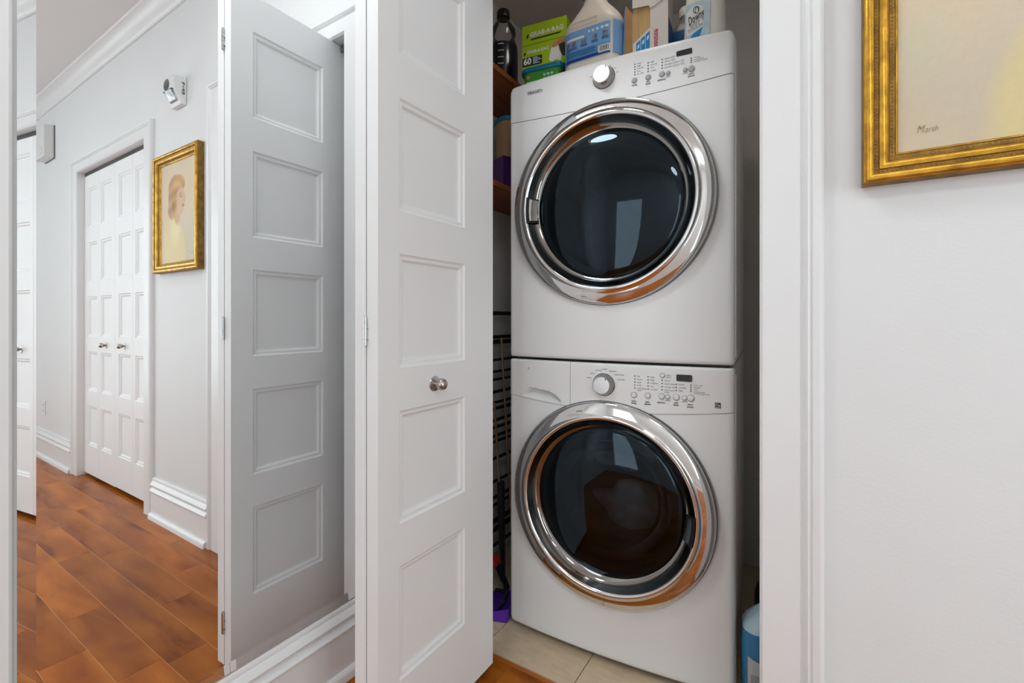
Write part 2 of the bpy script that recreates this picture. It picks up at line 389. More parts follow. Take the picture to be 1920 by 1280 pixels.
# crown moulding
KPROF = [(0, CEIL - 0.088), (0.010, CEIL - 0.088), (0.013, CEIL - 0.080), (0.010, CEIL - 0.076), (0.018, CEIL - 0.066), (0.022, CEIL - 0.050), (0.030, CEIL - 0.034), (0.044, CEIL - 0.020), (0.058, CEIL - 0.014), (0.062, CEIL - 0.012), (0.068, CEIL - 0.010), (0.072, CEIL), (0, CEIL)]
mb = MB().loft([[(ROOM_X0, -d, z) for d, z in KPROF], [(ROOM_X1, -d, z) for d, z in KPROF]])
struct(mb.build('trim_5', TRIM, angle=30), 'white crown moulding above the closet wall', 'crown moulding')
mb = MB().loft([[(ROOM_X0 + d, ROOM_Y0, z) for d, z in KPROF], [(ROOM_X0 + d, 0, z) for d, z in KPROF]])
struct(mb.build('trim_6', TRIM, angle=30), 'white crown moulding above the mirror wall', 'crown moulding')

# casing and door beside the mirror (side wall)
DY0, DY1 = -1.785, -0.941            # opening of the side door
mb = MB(); path = []
for (u, d) in CPROF: path.append([(ROOM_X0 + d, DY0 - u, 0.0), (ROOM_X0 + d, DY0 - u, 2.05 + u), (ROOM_X0 + d, DY1 + u, 2.05 + u), (ROOM_X0 + d, DY1 + u, 0.0)])
for k in range(3): mb.loft([[p[k] for p in path], [p[k + 1] for p in path]], closed=False)
struct(mb.build('trim_7', TRIM, angle=35), 'white door casing at the near edge of the mirror', 'door casing')
sd_ = empty('door_3', (ROOM_X0 + 0.006, (DY0 + DY1) / 2, 0.006)); struct(sd_, 'plain white shut door in the side wall next to the mirror', 'door')
MB().box(-0.0055, 0.0, DY0 - (DY0 + DY1) / 2, DY1 - (DY0 + DY1) / 2, 0, 2.043).build('door_slab', TRIM, sd_, smooth=False)
MB().lathe([(0.026, 0.0), (0.026, 0.004), (0.010, 0.008), (0.010, 0.03), (0.024, 0.042), (0.027, 0.055), (0.018, 0.066), (0, 0.068)], 24, 'X', (0, 0.35, 0.95), cap0=False).build('knob', SATIN, sd_, angle=50)

# ------------------------------------------------------------------ folding doors
def leaf_mesh(wd, ht, t, px0, px1, rows_):
    """frame of one leaf (stiles and rails) with through openings for the panels; x 0..wd, y 0..-t, z 0..ht"""
    X = [0, px0, px1, wd]; Z = [0]
    for a, b in rows_: Z += [a, b]
    Z.append(ht)
    def hole(i, j): return i == 1 and j % 2 == 1
    mb = MB(); nx, nz = len(X) - 1, len(Z) - 1
    for i in range(nx):
        for j in range(nz):
            if hole(i, j): continue
            x0, x1, z0, z1 = X[i], X[i + 1], Z[j], Z[j + 1]
            mb.add([(x0, -t, z0), (x1, -t, z0), (x1, -t, z1), (x0, -t, z1)], [(0, 1, 2, 3)])
            mb.add([(x0, 0, z0), (x1, 0, z0), (x1, 0, z1), (x0, 0, z1)], [(3, 2, 1, 0)])
            for (di, dj, q) in ((-1, 0, [(x0, 0, z0), (x0, -t, z0), (x0, -t, z1), (x0, 0, z1)]), (1, 0, [(x1, -t, z0), (x1, 0, z0), (x1, 0, z1), (x1, -t, z1)]),
                                (0, -1, [(x0, 0, z0), (x1, 0, z0), (x1, -t, z0), (x0, -t, z0)]), (0, 1, [(x0, -t, z1), (x1, -t, z1), (x1, 0, z1), (x0, 0, z1)])):
                a, b = i + di, j + dj
                if a < 0 or b < 0 or a >= nx or b >= nz or hole(a, b): mb.add(q, [(0, 1, 2, 3)])
    return mb
STEP = [(0.0, 0.0), (0.005, 0.0045), (0.0125, 0.0050), (0.0175, 0.0105), (0.0225, 0.0115)]
def panel_mb(x0, x1, z0, z1, t):
    mb = MB()
    rings = []
    for (i, d) in STEP: rings.append([(x0 + i, -t + d, z0 + i), (x1 - i, -t + d, z0 + i), (x1 - i, -t + d, z1 - i), (x0 + i, -t + d, z1 - i)])
    back = []
    for (i, d) in STEP: back.append([(x0 + i, -d, z0 + i), (x1 - i, -d, z0 + i), (x1 - i, -d, z1 - i), (x0 + i, -d, z1 - i)])
    mb.loft(list(reversed(rings)) + back)
    return mb
LROWS = [(0.191, 0.457), (0.556, 0.818), (0.918, 1.183), (1.282, 1.545), (1.647, 1.910)]
LH, LT = 2.022, 0.036
def add_leaf(parent, loc, rz, wd, px0, px1, knob_x=None):
    lf = leaf_mesh(wd, LH, LT, px0, px1, LROWS).build('door_leaf', DOORP, parent, smooth=False, loc=loc, rot=(0, 0, rz))
    for (a, b) in LROWS: panel_mb(px0, px1, a, b, LT).build('panel', DOORP, lf, smooth=False)
    if knob_x is not None:
        k = MB().lathe([(0.0070, 0.001), (0.0065, 0.009), (0.0080, 0.0115), (0.0120, 0.0150), (0.0148, 0.0205), (0.0152, 0.0255), (0.0138, 0.0315), (0.0100, 0.0360), (0.0050, 0.0382), (0, 0.0386)], 32, 'Y', (knob_x, -LT, 0.868), cap0=False)
        kb = k.build('knob', SATIN, lf, angle=60)
        MB().lathe([(0.0195, 0), (0.0195, 0.0018), (0.0180, 0.0036), (0.0105, 0.0046), (0.0070, 0.0050)], 32, 'Y', (knob_x, -LT, 0.868)).build('rosette', STEEL, lf, angle=35)
    return lf
def hinge(parent, x, y, z):
    mb = MB()
    for k in range(5): mb.lathe([(0.0042, 0), (0.0042, 0.0115)], 10, 'Z', (x, y, z - 0.031 + k * 0.0125))
    mb.lathe([(0.0028, 0), (0.0028, 0.068)], 8, 'Z', (x, y, z - 0.034))
    mb.box(x - 0.008, x + 0.008, y - 0.0005, y + 0.0035, z - 0.0205, z - 0.0190).box(x - 0.007, x + 0.007, y - 0.0005, y + 0.0035, z + 0.0045, z + 0.0060)
    return mb.build('hinge', STEEL, parent, angle=50)

d1 = empty('door_1', (-0.8345, -0.348, 0.0))
struct(d1, 'open white five-panel folding door of the laundry closet with one round knob', 'folding door')
add_leaf(d1, (-0.0390, 0, 0.02), PI / 2, 0.440, 0.064, 0.306)                    # leaf next to the mirror
add_leaf(d1, (0.0015, 0, 0.02), PI / 2, 0.440, 0.064, 0.306, knob_x=0.182)       # leaf next to the machines
for z in (0.148, 1.025, 1.885): hinge(d1, 0.0, -0.0035, z)
mb = MB().lathe([(0.004, 0), (0.004, 0.03)], 10, 'Z', (-0.02, 0.415, 2.035))
mb.build('pivot_pin', STEEL, d1)

d2 = empty('door_2', (1.2875, 0.030, 0.0))
struct(d2, 'closed pair of white folding doors with two knobs on the second closet', 'folding door')
g = 0.002; LW = 0.272
xs2 = [-2 * LW - 1.5 * g, -LW - 0.5 * g, 0.5 * g, LW + 1.5 * g]
specs = [(0.066, 0.237, None), (0.033, 0.215, 0.124), (0.057, 0.239, 0.148), (0.035, 0.206, None)]
for x, (a, b, k) in zip(xs2, specs): add_leaf(d2, (x, LT, 0.024 if x < 0 else 0.020), 0, LW, a, b, k)

# ------------------------------------------------------------------ unseen ceiling lamps added as fill light
OPAL = mat('fill_opal_glass', (0.9, 0.9, 0.9), 0.4, var=0.0, emit=(0.94, 0.99, 1.0, 18.0))
OPALM = mat('bright_fill_opal', (0.9, 0.9, 0.9), 0.4, var=0.0, emit=(0.94, 0.99, 1.0, 27.0))
OPALC = mat('dim_fill_opal', (0.9, 0.88, 0.85), 0.4, var=0.0, emit=(1.0, 0.94, 0.87, 8.0))
def fill_lamp(x, y, z, r, m, label, group=None):
    t = empty('fill_lamp', (x, y, z)); tag(t, label, 'added fill lamp', group)
    MB().lathe([(r * 1.1, 0), (r * 1.1, -0.02), (r, -0.024)], 40, 'Z').build('lamp_base', SATIN, t, angle=40)
    MB().lathe([(r, -0.020)] + [(r * math.cos(a), -0.024 - 0.25 * r * math.sin(a)) for a in [k * PI / 2 / 10 for k in range(11)]], 40, 'Z', cap0=True).build('lamp_shade', m, t, angle=60)
fill_lamp(0.70, -1.90, CEIL, 0.25, OPAL, 'round fill lamp added on the ceiling in front of the laundry closet', 'added fill lamps of the hall')  # added, set where the mirror carries its light to the door leaf
fill_lamp(2.40, -1.90, CEIL, 0.25, OPAL, 'round fill lamp added on the ceiling in front of the second closet', 'added fill lamps of the hall')  # added for evener light along the hall
fill_lamp(-0.90, -0.80, CEIL, 0.20, OPALM, 'round fill lamp added on the ceiling in the corner by the tall mirror', 'added fill lamps of the hall')  # added to brighten the door leaf that shows in the mirror
fill_lamp(-0.42, 0.27, CCEIL, 0.11, OPALC, 'small dim fill lamp added on the closet ceiling above the machines')  # added to brighten the closet and the things on the dryer

# ------------------------------------------------------------------ mirror
MY0, MY1, MZ0, MZ1, MB_W = -0.835, -0.045, 0.2165, 2.32, 0.024
mx = ROOM_X0
mb = MB(); T = 0.0055; RISE = MB_W * math.tan(math.radians(5.0))
def mrect(i, d): return [(mx + d, MY0 + i, MZ0 + i), (mx + d, MY1 - i, MZ0 + i), (mx + d, MY1 - i, MZ1 - i), (mx + d, MY0 + i, MZ1 - i)]
mb.loft([mrect(0, 0.0005), mrect(0, T + RISE), mrect(MB_W, T)])
o = mb.build('wall_mirror', MIRROR, smooth=False)
tag(o, 'tall frameless mirror with slanted edges standing on the ridged baseboard', 'mirror')

# ------------------------------------------------------------------ the two machines
MANG = math.radians(4.2)
MORG = Vector((-0.516, 0.3135, 0.0))
def mw(x, off, z):
    """machine front coordinates (x right, off towards the viewer, z up) to the world"""
    return Vector((MORG.x + x * math.cos(MANG) + off * math.sin(MANG), MORG.y + x * math.sin(MANG) - off * math.cos(MANG), z))
HWID, BOW = 0.35, 0.022
def rnd(d, R): return 0.0 if d >= R else R - math.sqrt(max(0.0, R * R - (R - d) ** 2))
def front_y(x, z, z0, z1, R0, R1, RS=0.016):
    return -BOW * (1 - (x / HWID) ** 2) + rnd(HWID - abs(x), RS) + rnd(z - z0, R0) + rnd(z1 - z, R1)
def xcols(n=44):
    e = [0.35, 0.3498, 0.349, 0.3475, 0.3455, 0.3425, 0.339, 0.334]
    mid = [-0.334 + 0.668 * k / n for k in range(1, n)]
    return [-a for a in e] + mid + list(reversed(e))
def zrows(a, b, n, ra, rb):
    r = [a]
    if ra: r += [a + ra * t for t in (0.02, 0.1, 0.25, 0.5, 0.8, 1.0)]
    s0, s1 = r[-1], b - rb
    r += [s0 + (s1 - s0) * k / n for k in range(1, n)]
    if rb: r += [b - rb * t for t in (1.0, 0.8, 0.5, 0.25, 0.1, 0.02)]
    r.append(b)
    return r

def machine(name, z0, z1, cz, seam, R0, R1, dryer, label, cat, RB=0.008, RT=0.008):
    t = empty(name, (MORG.x, MORG.y, z0), MANG)
    tag(t, label, cat)
    Zl = lambda z: z - z0
    fy = lambda x, z: front_y(x, z, z0, z1, R0, R1)
    # cabinet: lower front sheet (with the port hole) and the body shell
    cab = MB(); X = xcols(); NV = 52
    vs, idx = [], {}
    ts = [0.0, 0.0008, 0.004, 0.009, 0.016, 0.026] + [0.026 + 0.974 * k / NV for k in range(1, NV + 1)]
    for i, x in enumerate(X):
        zs = seam(x) - 0.0008; zb = z0 + rnd(HWID - abs(x), RB)
        for j, v in enumerate(ts):
            z = zb + (zs - zb) * v
            idx[i, j] = len(vs); vs.append((x, front_y(x, z, zb, z1, R0, R1), Zl(z)))
    fs = []
    for i in range(len(X) - 1):
        for j in range(len(ts) - 1):
            q = [idx[i, j], idx[i + 1, j], idx[i + 1, j + 1], idx[i, j + 1]]
            mxx = sum(vs[k][0] for k in q) / 4; mzz = sum(vs[k][2] for k in q) / 4
            if math.hypot(mxx + 0.003, mzz - Zl(cz)) < 0.262: continue
            fs.append(tuple(q))
    cab.add(vs, fs)
    # turned-in top edge of the sheet along the seam
    jl = len(ts) - 1
    lip = [[vs[idx[i, jl]] for i in range(len(X))], [(vs[idx[i, jl]][0], 0.028, vs[idx[i, jl]][2]) for i in range(len(X))]]
    cab.loft(lip, False, False, closed=False)
    H = z1 - z0; D = 0.72; yr = 0.016
    def ring(y, i=0.0):
        pts = []
        for (sx, zc, r_, a0_) in ((1, H, RT, 0), (-1, H, RT, PI / 2), (-1, 0, RB, PI), (1, 0, RB, 1.5 * PI)):
            for k in range(7):
                a_ = a0_ + PI / 2 * k / 6
                pts.append((sx * (HWID - i - r_) + r_ * math.cos(a_), y, (zc - i - r_ if zc else i + r_) + r_ * math.sin(a_)))
        return pts
    cab.loft([ring(yr), ring(D - 0.01), ring(D, 0.01)], cap0=False, cap1=True)
    cab.build('cabinet', WHITE_EN, t, angle=30)
    # side seam strip down the near edge of the cabinet
    for sx in (HWID, -HWID): MB().box(sx - 0.0015, sx + 0.0015, 0.030, 0.034, 0.02, H - 0.02).build('side_seam', STEEL, t, smooth=False)
    # control panel plates above the seam
    def scoop(x, z):
        if dryer: return 0.0
        zt = 0.826 - 0.135 * max(0.0, x + 0.265) if x > -0.265 else 0.826 - 1.15 * (-0.265 - x)
        if x > -0.20: zt -= 9.0 * (x + 0.20) ** 2
        zb = seam(x) + 0.006
        if not (-0.312 < x < -0.150) or z > zt or z < zb: return 0.0
        h = zt - z
        e = min(1.0, h / 0.006) * min(1.0, (x + 0.312) / 0.02) * min(1.0, (-0.150 - x) / 0.012)
        return 0.034 * e * max(0.0, min(1.0, (z - zb) / max(0.004, (zt - zb)) * 1.15 + 0.05))
    def plate(nm, xl, xr, m, fine=False):
        mb = MB(); cols = [x for x in X if xl < x < xr]
        if fine: cols = sorted(set(cols + [xl + (xr - xl) * k / 70 for k in range(1, 70)]))
        cols = ([xl] + cols + [xr]) if xl > -HWID else (cols + [xr] if xr < HWID else cols)
        if xl <= -HWID and cols[0] > -HWID: cols = [-HWID] + cols
        if xr >= HWID and cols[-1] < HWID: cols = cols + [HWID]
        NZ = 40 if fine else 14
        fr, bk = [], []
        for x in cols:
            za = seam(x) + 0.0008; z1e = z1 - rnd(HWID - abs(x), RT); zz = zrows(za, z1e, NZ, 0, R1)
            c = []
            for z in zz:
                sl = 0.0
                c.append((x, front_y(x, z, z0, z1e, R0, R1) - 0.0018 + scoop(x, z), Zl(z)))
            fr.append(c); bk.append([(x, 0.045, p[2]) for p in (c[0], c[-1])])
        mb.loft(fr, False, False, closed=False)
        n = len(fr[0])
        # closing edges (bottom, top, ends)
        mb.loft([[c[0] for c in fr], [b[0] for b in bk]], False, False, closed=False)
        mb.loft([[c[-1] for c in fr], [b[1] for b in bk]], False, False, closed=False)
        for c, b in ((fr[0], bk[0]), (fr[-1], bk[-1])): mb.add(c + [b[1], b[0]], [tuple(range(n + 2))])
        return mb.build(nm, m, t, angle=32)
    if dryer:
        panel = plate('control_panel', -HWID, HWID, PANEL_PL)
    else:
        drawer = plate('detergent_drawer', -HWID, -0.1195, PANEL_PL, fine=True)
        panel = plate('control_panel', -0.1180, HWID, PANEL_PL)
    # the thin dark shadow joint below the plates is a real gap; door ring below
    c = (-0.003, 0.0, Zl(cz))
    gy = 0.012
    MB().lathe([(0.250, gy - 0.01), (0.3125, gy - 0.01), (0.3135, gy + 0.006), (0.3115, gy + 0.013), (0.300, gy + 0.013), (0.250, gy + 0.013)], 128, 'Y', c, False, False).build('door_rim', GUNMETAL, t, angle=35)
    prof = [(0.3095, 0.022), (0.3095, 0.030), (0.3080, 0.0345), (0.304, 0.0375), (0.298, 0.0400), (0.288, 0.0430), (0.278, 0.0452), (0.272, 0.0462), (0.2685, 0.0492), (0.2655, 0.0510), (0.2620, 0.0512), (0.2585, 0.0495), (0.2560, 0.046), (0.252, 0.038), (0.246, 0.027), (0.241, 0.019), (0.233, 0.012), (0.226, 0.010)]
    ring_o = MB().lathe(prof[:13], 144, 'Y', c, False, False).build('door_ring', CHROME, t, angle=60)
    MB().lathe(prof[12:], 144, 'Y', c, False, False).build('inner_ring', CHROME_SHADE, t, angle=60)
    tag(ring_o, 'broad polished chrome ring')
    # smoked lens, slightly domed
    Rg, rise = 0.2285, 0.026
    lens = [(Rg * math.cos(a), 0.0105 + rise * math.sin(a)) for a in [k * PI / 2 / 14 for k in range(15)]]
    lo = MB().lathe(lens, 96, 'Y', c, False, False).build('door_window', LENS, t, angle=60)
    tag(lo, 'dark smoked glass window')
    # inner bowl, gasket and drum
    MB().lathe([(0.240, 0.012), (0.236, -0.006), (0.215, -0.010), (0.205, -0.02), (0.200, -0.05)], 72, 'Y', c, False, False).build('gasket', RUBBER, t, angle=50)
    MB().lathe([(0.200, -0.05), (0.235, -0.10), (0.240, -0.36), (0.20, -0.40), (0.0, -0.41)], 72, 'Y', c, False, False).build('drum', DRUM, t, angle=50)
    bowl = [(0.178, 0.0), (0.176, -0.02), (0.165, -0.06), (0.13, -0.085), (0.07, -0.095), (0.0, -0.097)]
    if not dryer: MB().lathe(bowl, 64, 'Y', c, False, False).build('inner_bowl', BOWLG, t, angle=60)
    # hand grip set into the inner slope of the ring
    ac = PI if dryer else -0.10
    sp = 0.165
    def arcband(r0, r1, h0, h1, a0, a1, n=16, thick=0.006):
        mb = MB(); rings = []
        for k in range(n + 1):
            a = a0 + (a1 - a0) * k / n
            ca, sa = math.cos(a), math.sin(a)
            q = [(r0, h0), (r1, h1), (r1 - 0.002, h1 - thick), (r0 + 0.002, h0 - thick)]
            rings.append([(c[0] + r * ca, -h, c[2] + r * sa) for r, h in q])
        mb.loft(rings); return mb
    arcband(0.2545, 0.2305, 0.0545, 0.0225, ac - sp, ac + sp, thick=0.004).build('grip_pocket', BLACK, t, angle=50)
    gr = arcband(0.2475, 0.2285, 0.0490, 0.0275, ac - sp * 0.86, ac + sp * 0.86, thick=0.004).build('door_grip', CHROME, t, angle=50)
    # rotary knob
    kx, kz = (-0.0085, 1.786) if dryer else (-0.009, 0.8525)
    ky = fy(kx, kz) - 0.001
    MB().lathe([(0.0345, 0), (0.0345, 0.0025), (0.0325, 0.004)], 48, 'Y', (kx, ky, Zl(kz))).build('knob_base', GUNMETAL, t, angle=50)
    MB().lathe([(0.0330, 0.003), (0.0320, 0.008), (0.0270, 0.018), (0.0252, 0.0240)], 56, 'Y', (kx, ky, Zl(kz)), False, False).build('knob_skirt', CHROME_SHADE, t, angle=60)
    kb = MB().lathe([(0.0256, 0.0238), (0.0256, 0.0262), (0.0246, 0.0272), (0.0, 0.0278)], 56, 'Y', (kx, ky, Zl(kz)), cap0=True).build('program_knob', CHROMEK, t, angle=28)
    MB().box(kx + 0.012, kx + 0.0145, ky - 0.0284, ky - 0.024, Zl(kz) + 0.0165, Zl(kz) + 0.0215).build('pointer', INK, kb, smooth=False)
    # buttons
    if dryer:
        btn = [(0.0836, 1.7545, 0.0080), (0.1231, 1.7549, 0.0080), (0.1614, 1.7553, 0.0082), (0.1783, 1.7548, 0.0062), (0.2244, 1.7536, 0.0062), (0.2406, 1.7531, 0.0088)]
    else:
        btn = [(0.0821, 0.8277, 0.0078), (0.1215, 0.8284, 0.0078), (0.1606, 0.8292, 0.0080), (0.1769, 0.8289, 0.0060), (0.2001, 0.8293, 0.0082), (0.2223, 0.8288, 0.0062), (0.2385, 0.8294, 0.0088), (0.1629, 0.8891, 0.0062)]
    for (bx, bz, br) in btn:
        by = fy(bx, bz) - 0.0018
        MB().lathe([(br + 0.0006, 0), (br + 0.0006, 0.0005), (br, 0.0006), (br, 0.0022), (br - 0.0012, 0.0034), (br * 0.5, 0.0040), (0, 0.0042)], 24, 'Y', (bx, by, Zl(bz))).build('button', BTN_G if dryer else BTN_W, t, angle=50)
        if not dryer:
            MB().lathe([(br + 0.0012, 0), (br + 0.0012, 0.0007), (br + 0.0002, 0.0008)], 24, 'Y', (bx + 0.0002, by, Zl(bz)), cap0=False, cap1=False).build('button_rim', INKG, t, angle=50)
    # display
    dz0, dz1 = (1.7960, 1.8110) if dryer else (0.8755, 0.8945)
    dy = fy(0.221, dz0) - 0.002
    pr = [(p[0], p[1]) for p in rrect(0.042, dz1 - dz0, 0.0028, 4, 0.2214, Zl((dz0 + dz1) / 2))]
    MB().prism(pr, dy, dy - 0.0016, 'XZ').build('display', BLACK, t, angle=40)
    # lettering and indicator dots
    dots, small, strong = MB(), MB(), MB()
    def T(b, x, z, size, mbx, align='LEFT', **k): mbx.text(b, size, (x, fy(x, z) - 0.0022, Zl(z)), align=align, **k)
    def dot(x, z, r=0.0019):
        mbp = [(x + r * math.cos(a), Zl(z) + r * math.sin(a)) for a in [k * PI / 4 for k in range(8)]]
        dots.prism(mbp, fy(x, z) - 0.0014, fy(x, z) - 0.0026, 'XZ')
    def column(x, ztop, zbot, items, size=0.0066, dx=0.0068):
        n = len(items)
        for k, b in enumerate(items):
            z = ztop + (zbot - ztop) * k / (n - 1); dot(x, z); T(b, x + dx, z - (0.003 if '\n' in b else 0), size, small)
    if dryer:
        column(0.0850, 1.8025, 1.7718, ['max', 'high', 'normal', 'low', 'air dry'])
        column(0.1230, 1.7975, 1.7722, ['high', 'normal', 'low', 'damp'])
        column(0.1620, 1.7975, 1.7721, ['chime ON', 'chime OFF', 'wrinkle release ON', 'wrinkle release OFF'])
        column(0.2400, 1.7830, 1.7715, ['drying', 'cool down', 'wrinkle release'], 0.0060)
        for (b, x, z) in (('temp', 0.0836, 1.7415), ('dry\nlevel', 0.1228, 1.7395), ('options', 0.1600, 1.7400), ('start\npause', 0.2400, 1.7370)): T(b, x, z, 0.0076, strong, 'CENTER', bold=0.02)
        for (b, x, z) in (('select', 0.1785, 1.7452), ('cancel', 0.2235, 1.7442)): T(b, x, z, 0.0060, small, 'CENTER', bold=0.01)
        for (b, x, z) in (('off', -0.0500, 1.7985), ('20', 0.0110, 1.8165), ('40', 0.0250, 1.8060), ('60', 0.0335, 1.7920)): T(b, x, z, 0.0062, small, 'CENTER')
        T('FRIGIDAIRE', -0.2296, 1.8015, 0.0140, strong, 'CENTER', width=0.084, bold=0.012)
    else:
        column(0.0845, 0.8838, 0.8483, ['hot', 'warm', 'cool', 'cold', 'cold water\nrinse'])
        column(0.1228, 0.8837, 0.8478, ['max', 'high', 'medium', 'low', 'no spin'])
        column(0.1618, 0.8753, 0.8484, ['chime', 'static clean', 'energy saver', 'freshwater\nrinse'])
        column(0.2005, 0.8664, 0.8489, ['heavy', 'normal', 'light'])
        column(0.2392, 0.8667, 0.8488, ['door lock', 'sensing', 'wash', 'touch pause\nto add a garment'], 0.0060)
        T('delay\nstart', 0.1735, 0.8880, 0.0066, small)
        for (b, x, z) in (('auto\ntemp', 0.0821, 0.8072), ('spin\nspeed', 0.1210, 0.8073), ('options', 0.1590, 0.8120), ('soil\nlevel', 0.1994, 0.8105), ('start\npause', 0.2375, 0.8083)): T(b, x, z, 0.0076, strong, 'CENTER', bold=0.02)
        for (b, x, z) in (('select', 0.1772, 0.8190), ('cancel', 0.2222, 0.8190)): T(b, x, z, 0.0060, small, 'CENTER', bold=0.01)
        for (b, x, z, al) in (('heavy', -0.0490, 0.8716, 'RIGHT'), ('bulky', -0.0385, 0.8850, 'RIGHT'), ('normal', -0.0250, 0.8950, 'CENTER'), ('casual', -0.0055, 0.9000, 'CENTER'), ('delicates', 0.0085, 0.8945, 'LEFT'), ('rinse & spin', 0.0235, 0.8850, 'LEFT'), ('spin only', 0.0320, 0.8708, 'LEFT')): T(b, x, z, 0.0064, small, al)
        T('F', -0.2732, 0.886, 0.0120, small); T('-', -0.2650, 0.886, 0.0100, small)
        # energy label: dark square with a pale star and swoosh
        ex, ez = 0.3075, 0.8140; ey = fy(ex, ez) - 0.0022
        lb = MB().box(ex - 0.0075, ex + 0.0075, ey - 0.0004, ey + 0.003, Zl(ez) - 0.0075, Zl(ez) + 0.0075).build('energy_label', INK, t, smooth=False)
        st = MB(); pts = []
        for k in range(10):
            a = PI / 2 + k * PI / 5; r = 0.0034 if k % 2 == 0 else 0.0014
            pts.append((ex + 0.0034 + r * math.cos(a), Zl(ez) - 0.0004 + r * math.sin(a)))
        st.prism(pts, ey - 0.0004, ey - 0.0008, 'XZ')
        st.prism([(ex - 0.0068, Zl(ez) + 0.003), (ex - 0.002, Zl(ez) + 0.0052), (ex + 0.004, Zl(ez) + 0.0048), (ex - 0.001, Zl(ez) + 0.0044), (ex - 0.0068, Zl(ez) + 0.0018)], ey - 0.0004, ey - 0.0008, 'XZ')
        st.text('energy', 0.0048, (ex - 0.0015, ey - 0.0006, Zl(ez) + 0.0002), align='CENTER', shear=0.2)
        st.box(ex - 0.006, ex + 0.006, ey - 0.0008, ey - 0.0004, Zl(ez) - 0.0056, Zl(ez) - 0.0046)
        st.build('energy_mark', BTN_W, lb, smooth=False)
    dots.build('indicator_dots', INK, t, smooth=False)['kind'] = 'stuff'
    small.build('lettering', INKG, t, smooth=False)['kind'] = 'stuff'
    strong.build('lettering', INK, t, smooth=False)['kind'] = 'stuff'
    return t
washer = machine('washing_machine', 0.016, 0.9165, 0.492, lambda x: 0.7965 - 0.024 * (1 - (x / HWID) ** 2), 0.016, 0.008, False,
                 'white front-loading washing machine on the tiled floor, under the matching dryer', 'washing machine', RB=0.016)
for (fx, fy_) in ((-0.30, 0.06), (0.30, 0.06), (-0.30, 0.66), (0.30, 0.66)):
    MB().lathe([(0.022, -0.016), (0.022, -0.006), (0.012, -0.004), (0.012, 0.004)], 16, 'Z', (fx, fy_, 0)).build('foot', BLACK, washer)
dryer = machine('clothes_dryer', 0.9245, 1.848, 1.405, lambda x: 1.7225 - 0.0195 * (1 - (x / HWID) ** 2), 0.010, 0.020, True,
                'white front-loading clothes dryer stacked on the washing machine, cleaning products on top', 'clothes dryer', RT=0.020)
MB().box(-0.33, 0.33, 0.02, 0.70, -0.0064, 0.0).build('stacking_tray', BLACK, dryer, smooth=False)

# laundry inside the washer
CLOTH = mat('grey_laundry', (0.42, 0.41, 0.41), 0.9, var=0.15, scale=20, bump=0.4, bscale=50)
def lump(name, loc, sc, seed, m, label):
    rnd_ = random.Random(seed)
    bm = bmesh.new(); bmesh.ops.create_icosphere(bm, subdivisions=4, radius=1.0)
    ph = [(rnd_.uniform(2, 6), rnd_.uniform(2, 6), rnd_.uniform(2, 6), rnd_.uniform(0, 6)) for _ in range(5)]
    for v in bm.verts:
        d = sum(math.sin(a * v.co.x + b * v.co.y + c_ * v.co.z + e) for a, b, c_, e in ph) / 5
        f_ = 1 + 0.32 * d; v.co = Vector((v.co.x * sc[0] * f_, v.co.y * sc[1] * f_, v.co.z * sc[2] * f_))
    me = bpy.data.meshes.new(name); bm.to_mesh(me); bm.free(); me.materials.append(m)
    me.polygons.foreach_set('use_smooth', [True] * len(me.polygons))
    o = bpy.data.objects.new(name, me); COL.objects.link(o); o.location = loc; o.rotation_euler = (0, 0, MANG)
    return tag(o, label, 'laundry', 'laundry in the washer drum')
lump('crumpled_laundry', mw(0.03, -0.215, 0.41), (0.13, 0.085, 0.075), 3, CLOTH, 'grey crumpled cloth in the washer drum, lower of two')
lump('crumpled_laundry', mw(-0.02, -0.225, 0.575), (0.11, 0.075, 0.045), 5, CLOTH, 'grey crumpled cloth in the washer drum, upper of two')

# ------------------------------------------------------------------ framed portrait on the closet wall
PX0, PX1, PZ0, PZ1 = 0.081, 0.567, 1.2875, 1.884
FW = 0.050
pt = empty('framed_portrait', (PX0, 0.0, PZ0))
tag(pt, 'portrait of a woman in pale yellow in a wide gold frame on the white wall', 'painting')
PWID, PHGT = PX1 - PX0, PZ1 - PZ0
def fr_sweep(prof):
    """closed mitred sweep round the picture; prof = (inset, off the wall)"""
    mb = MB(); rings = []
    for (u, d) in prof: rings.append([(u, -d, u), (PWID - u, -d, u), (PWID - u, -d, PHGT - u), (u, -d, PHGT - u)])
    mb.loft(rings, False, False); return mb
fr_sweep([(0.0, 0.002), (0.0, 0.026), (0.0015, 0.030)]).build('frame_side', GOLDD, pt, angle=25)
fr_sweep([(0.0015, 0.030), (0.0045, 0.0345), (0.009, 0.0355), (0.0135, 0.0335), (0.0155, 0.0300)]).build('outer_moulding', GOLD, pt, angle=50)
fr_sweep([(0.0155, 0.0300), (0.0165, 0.0265), (0.0225, 0.0265), (0.0235, 0.0290)]).build('rope_channel', GOLDD, pt, angle=25)
fr_sweep([(0.0235, 0.0290), (0.0275, 0.0300), (0.0320, 0.0285), (0.0350, 0.0250), (0.0372, 0.0212)]).build('inner_moulding', GOLD, pt, angle=50)
fr_sweep([(0.0372, 0.0212), (0.0385, 0.0180), (0.0455, 0.0170), (0.0468, 0.0178)]).build('leaf_channel', GOLDD, pt, angle=25)
fr_sweep([(0.0468, 0.0178), (0.0485, 0.0172), (0.0500, 0.0150), (0.0500, 0.0100)]).build('sight_edge', GOLD, pt, angle=50)
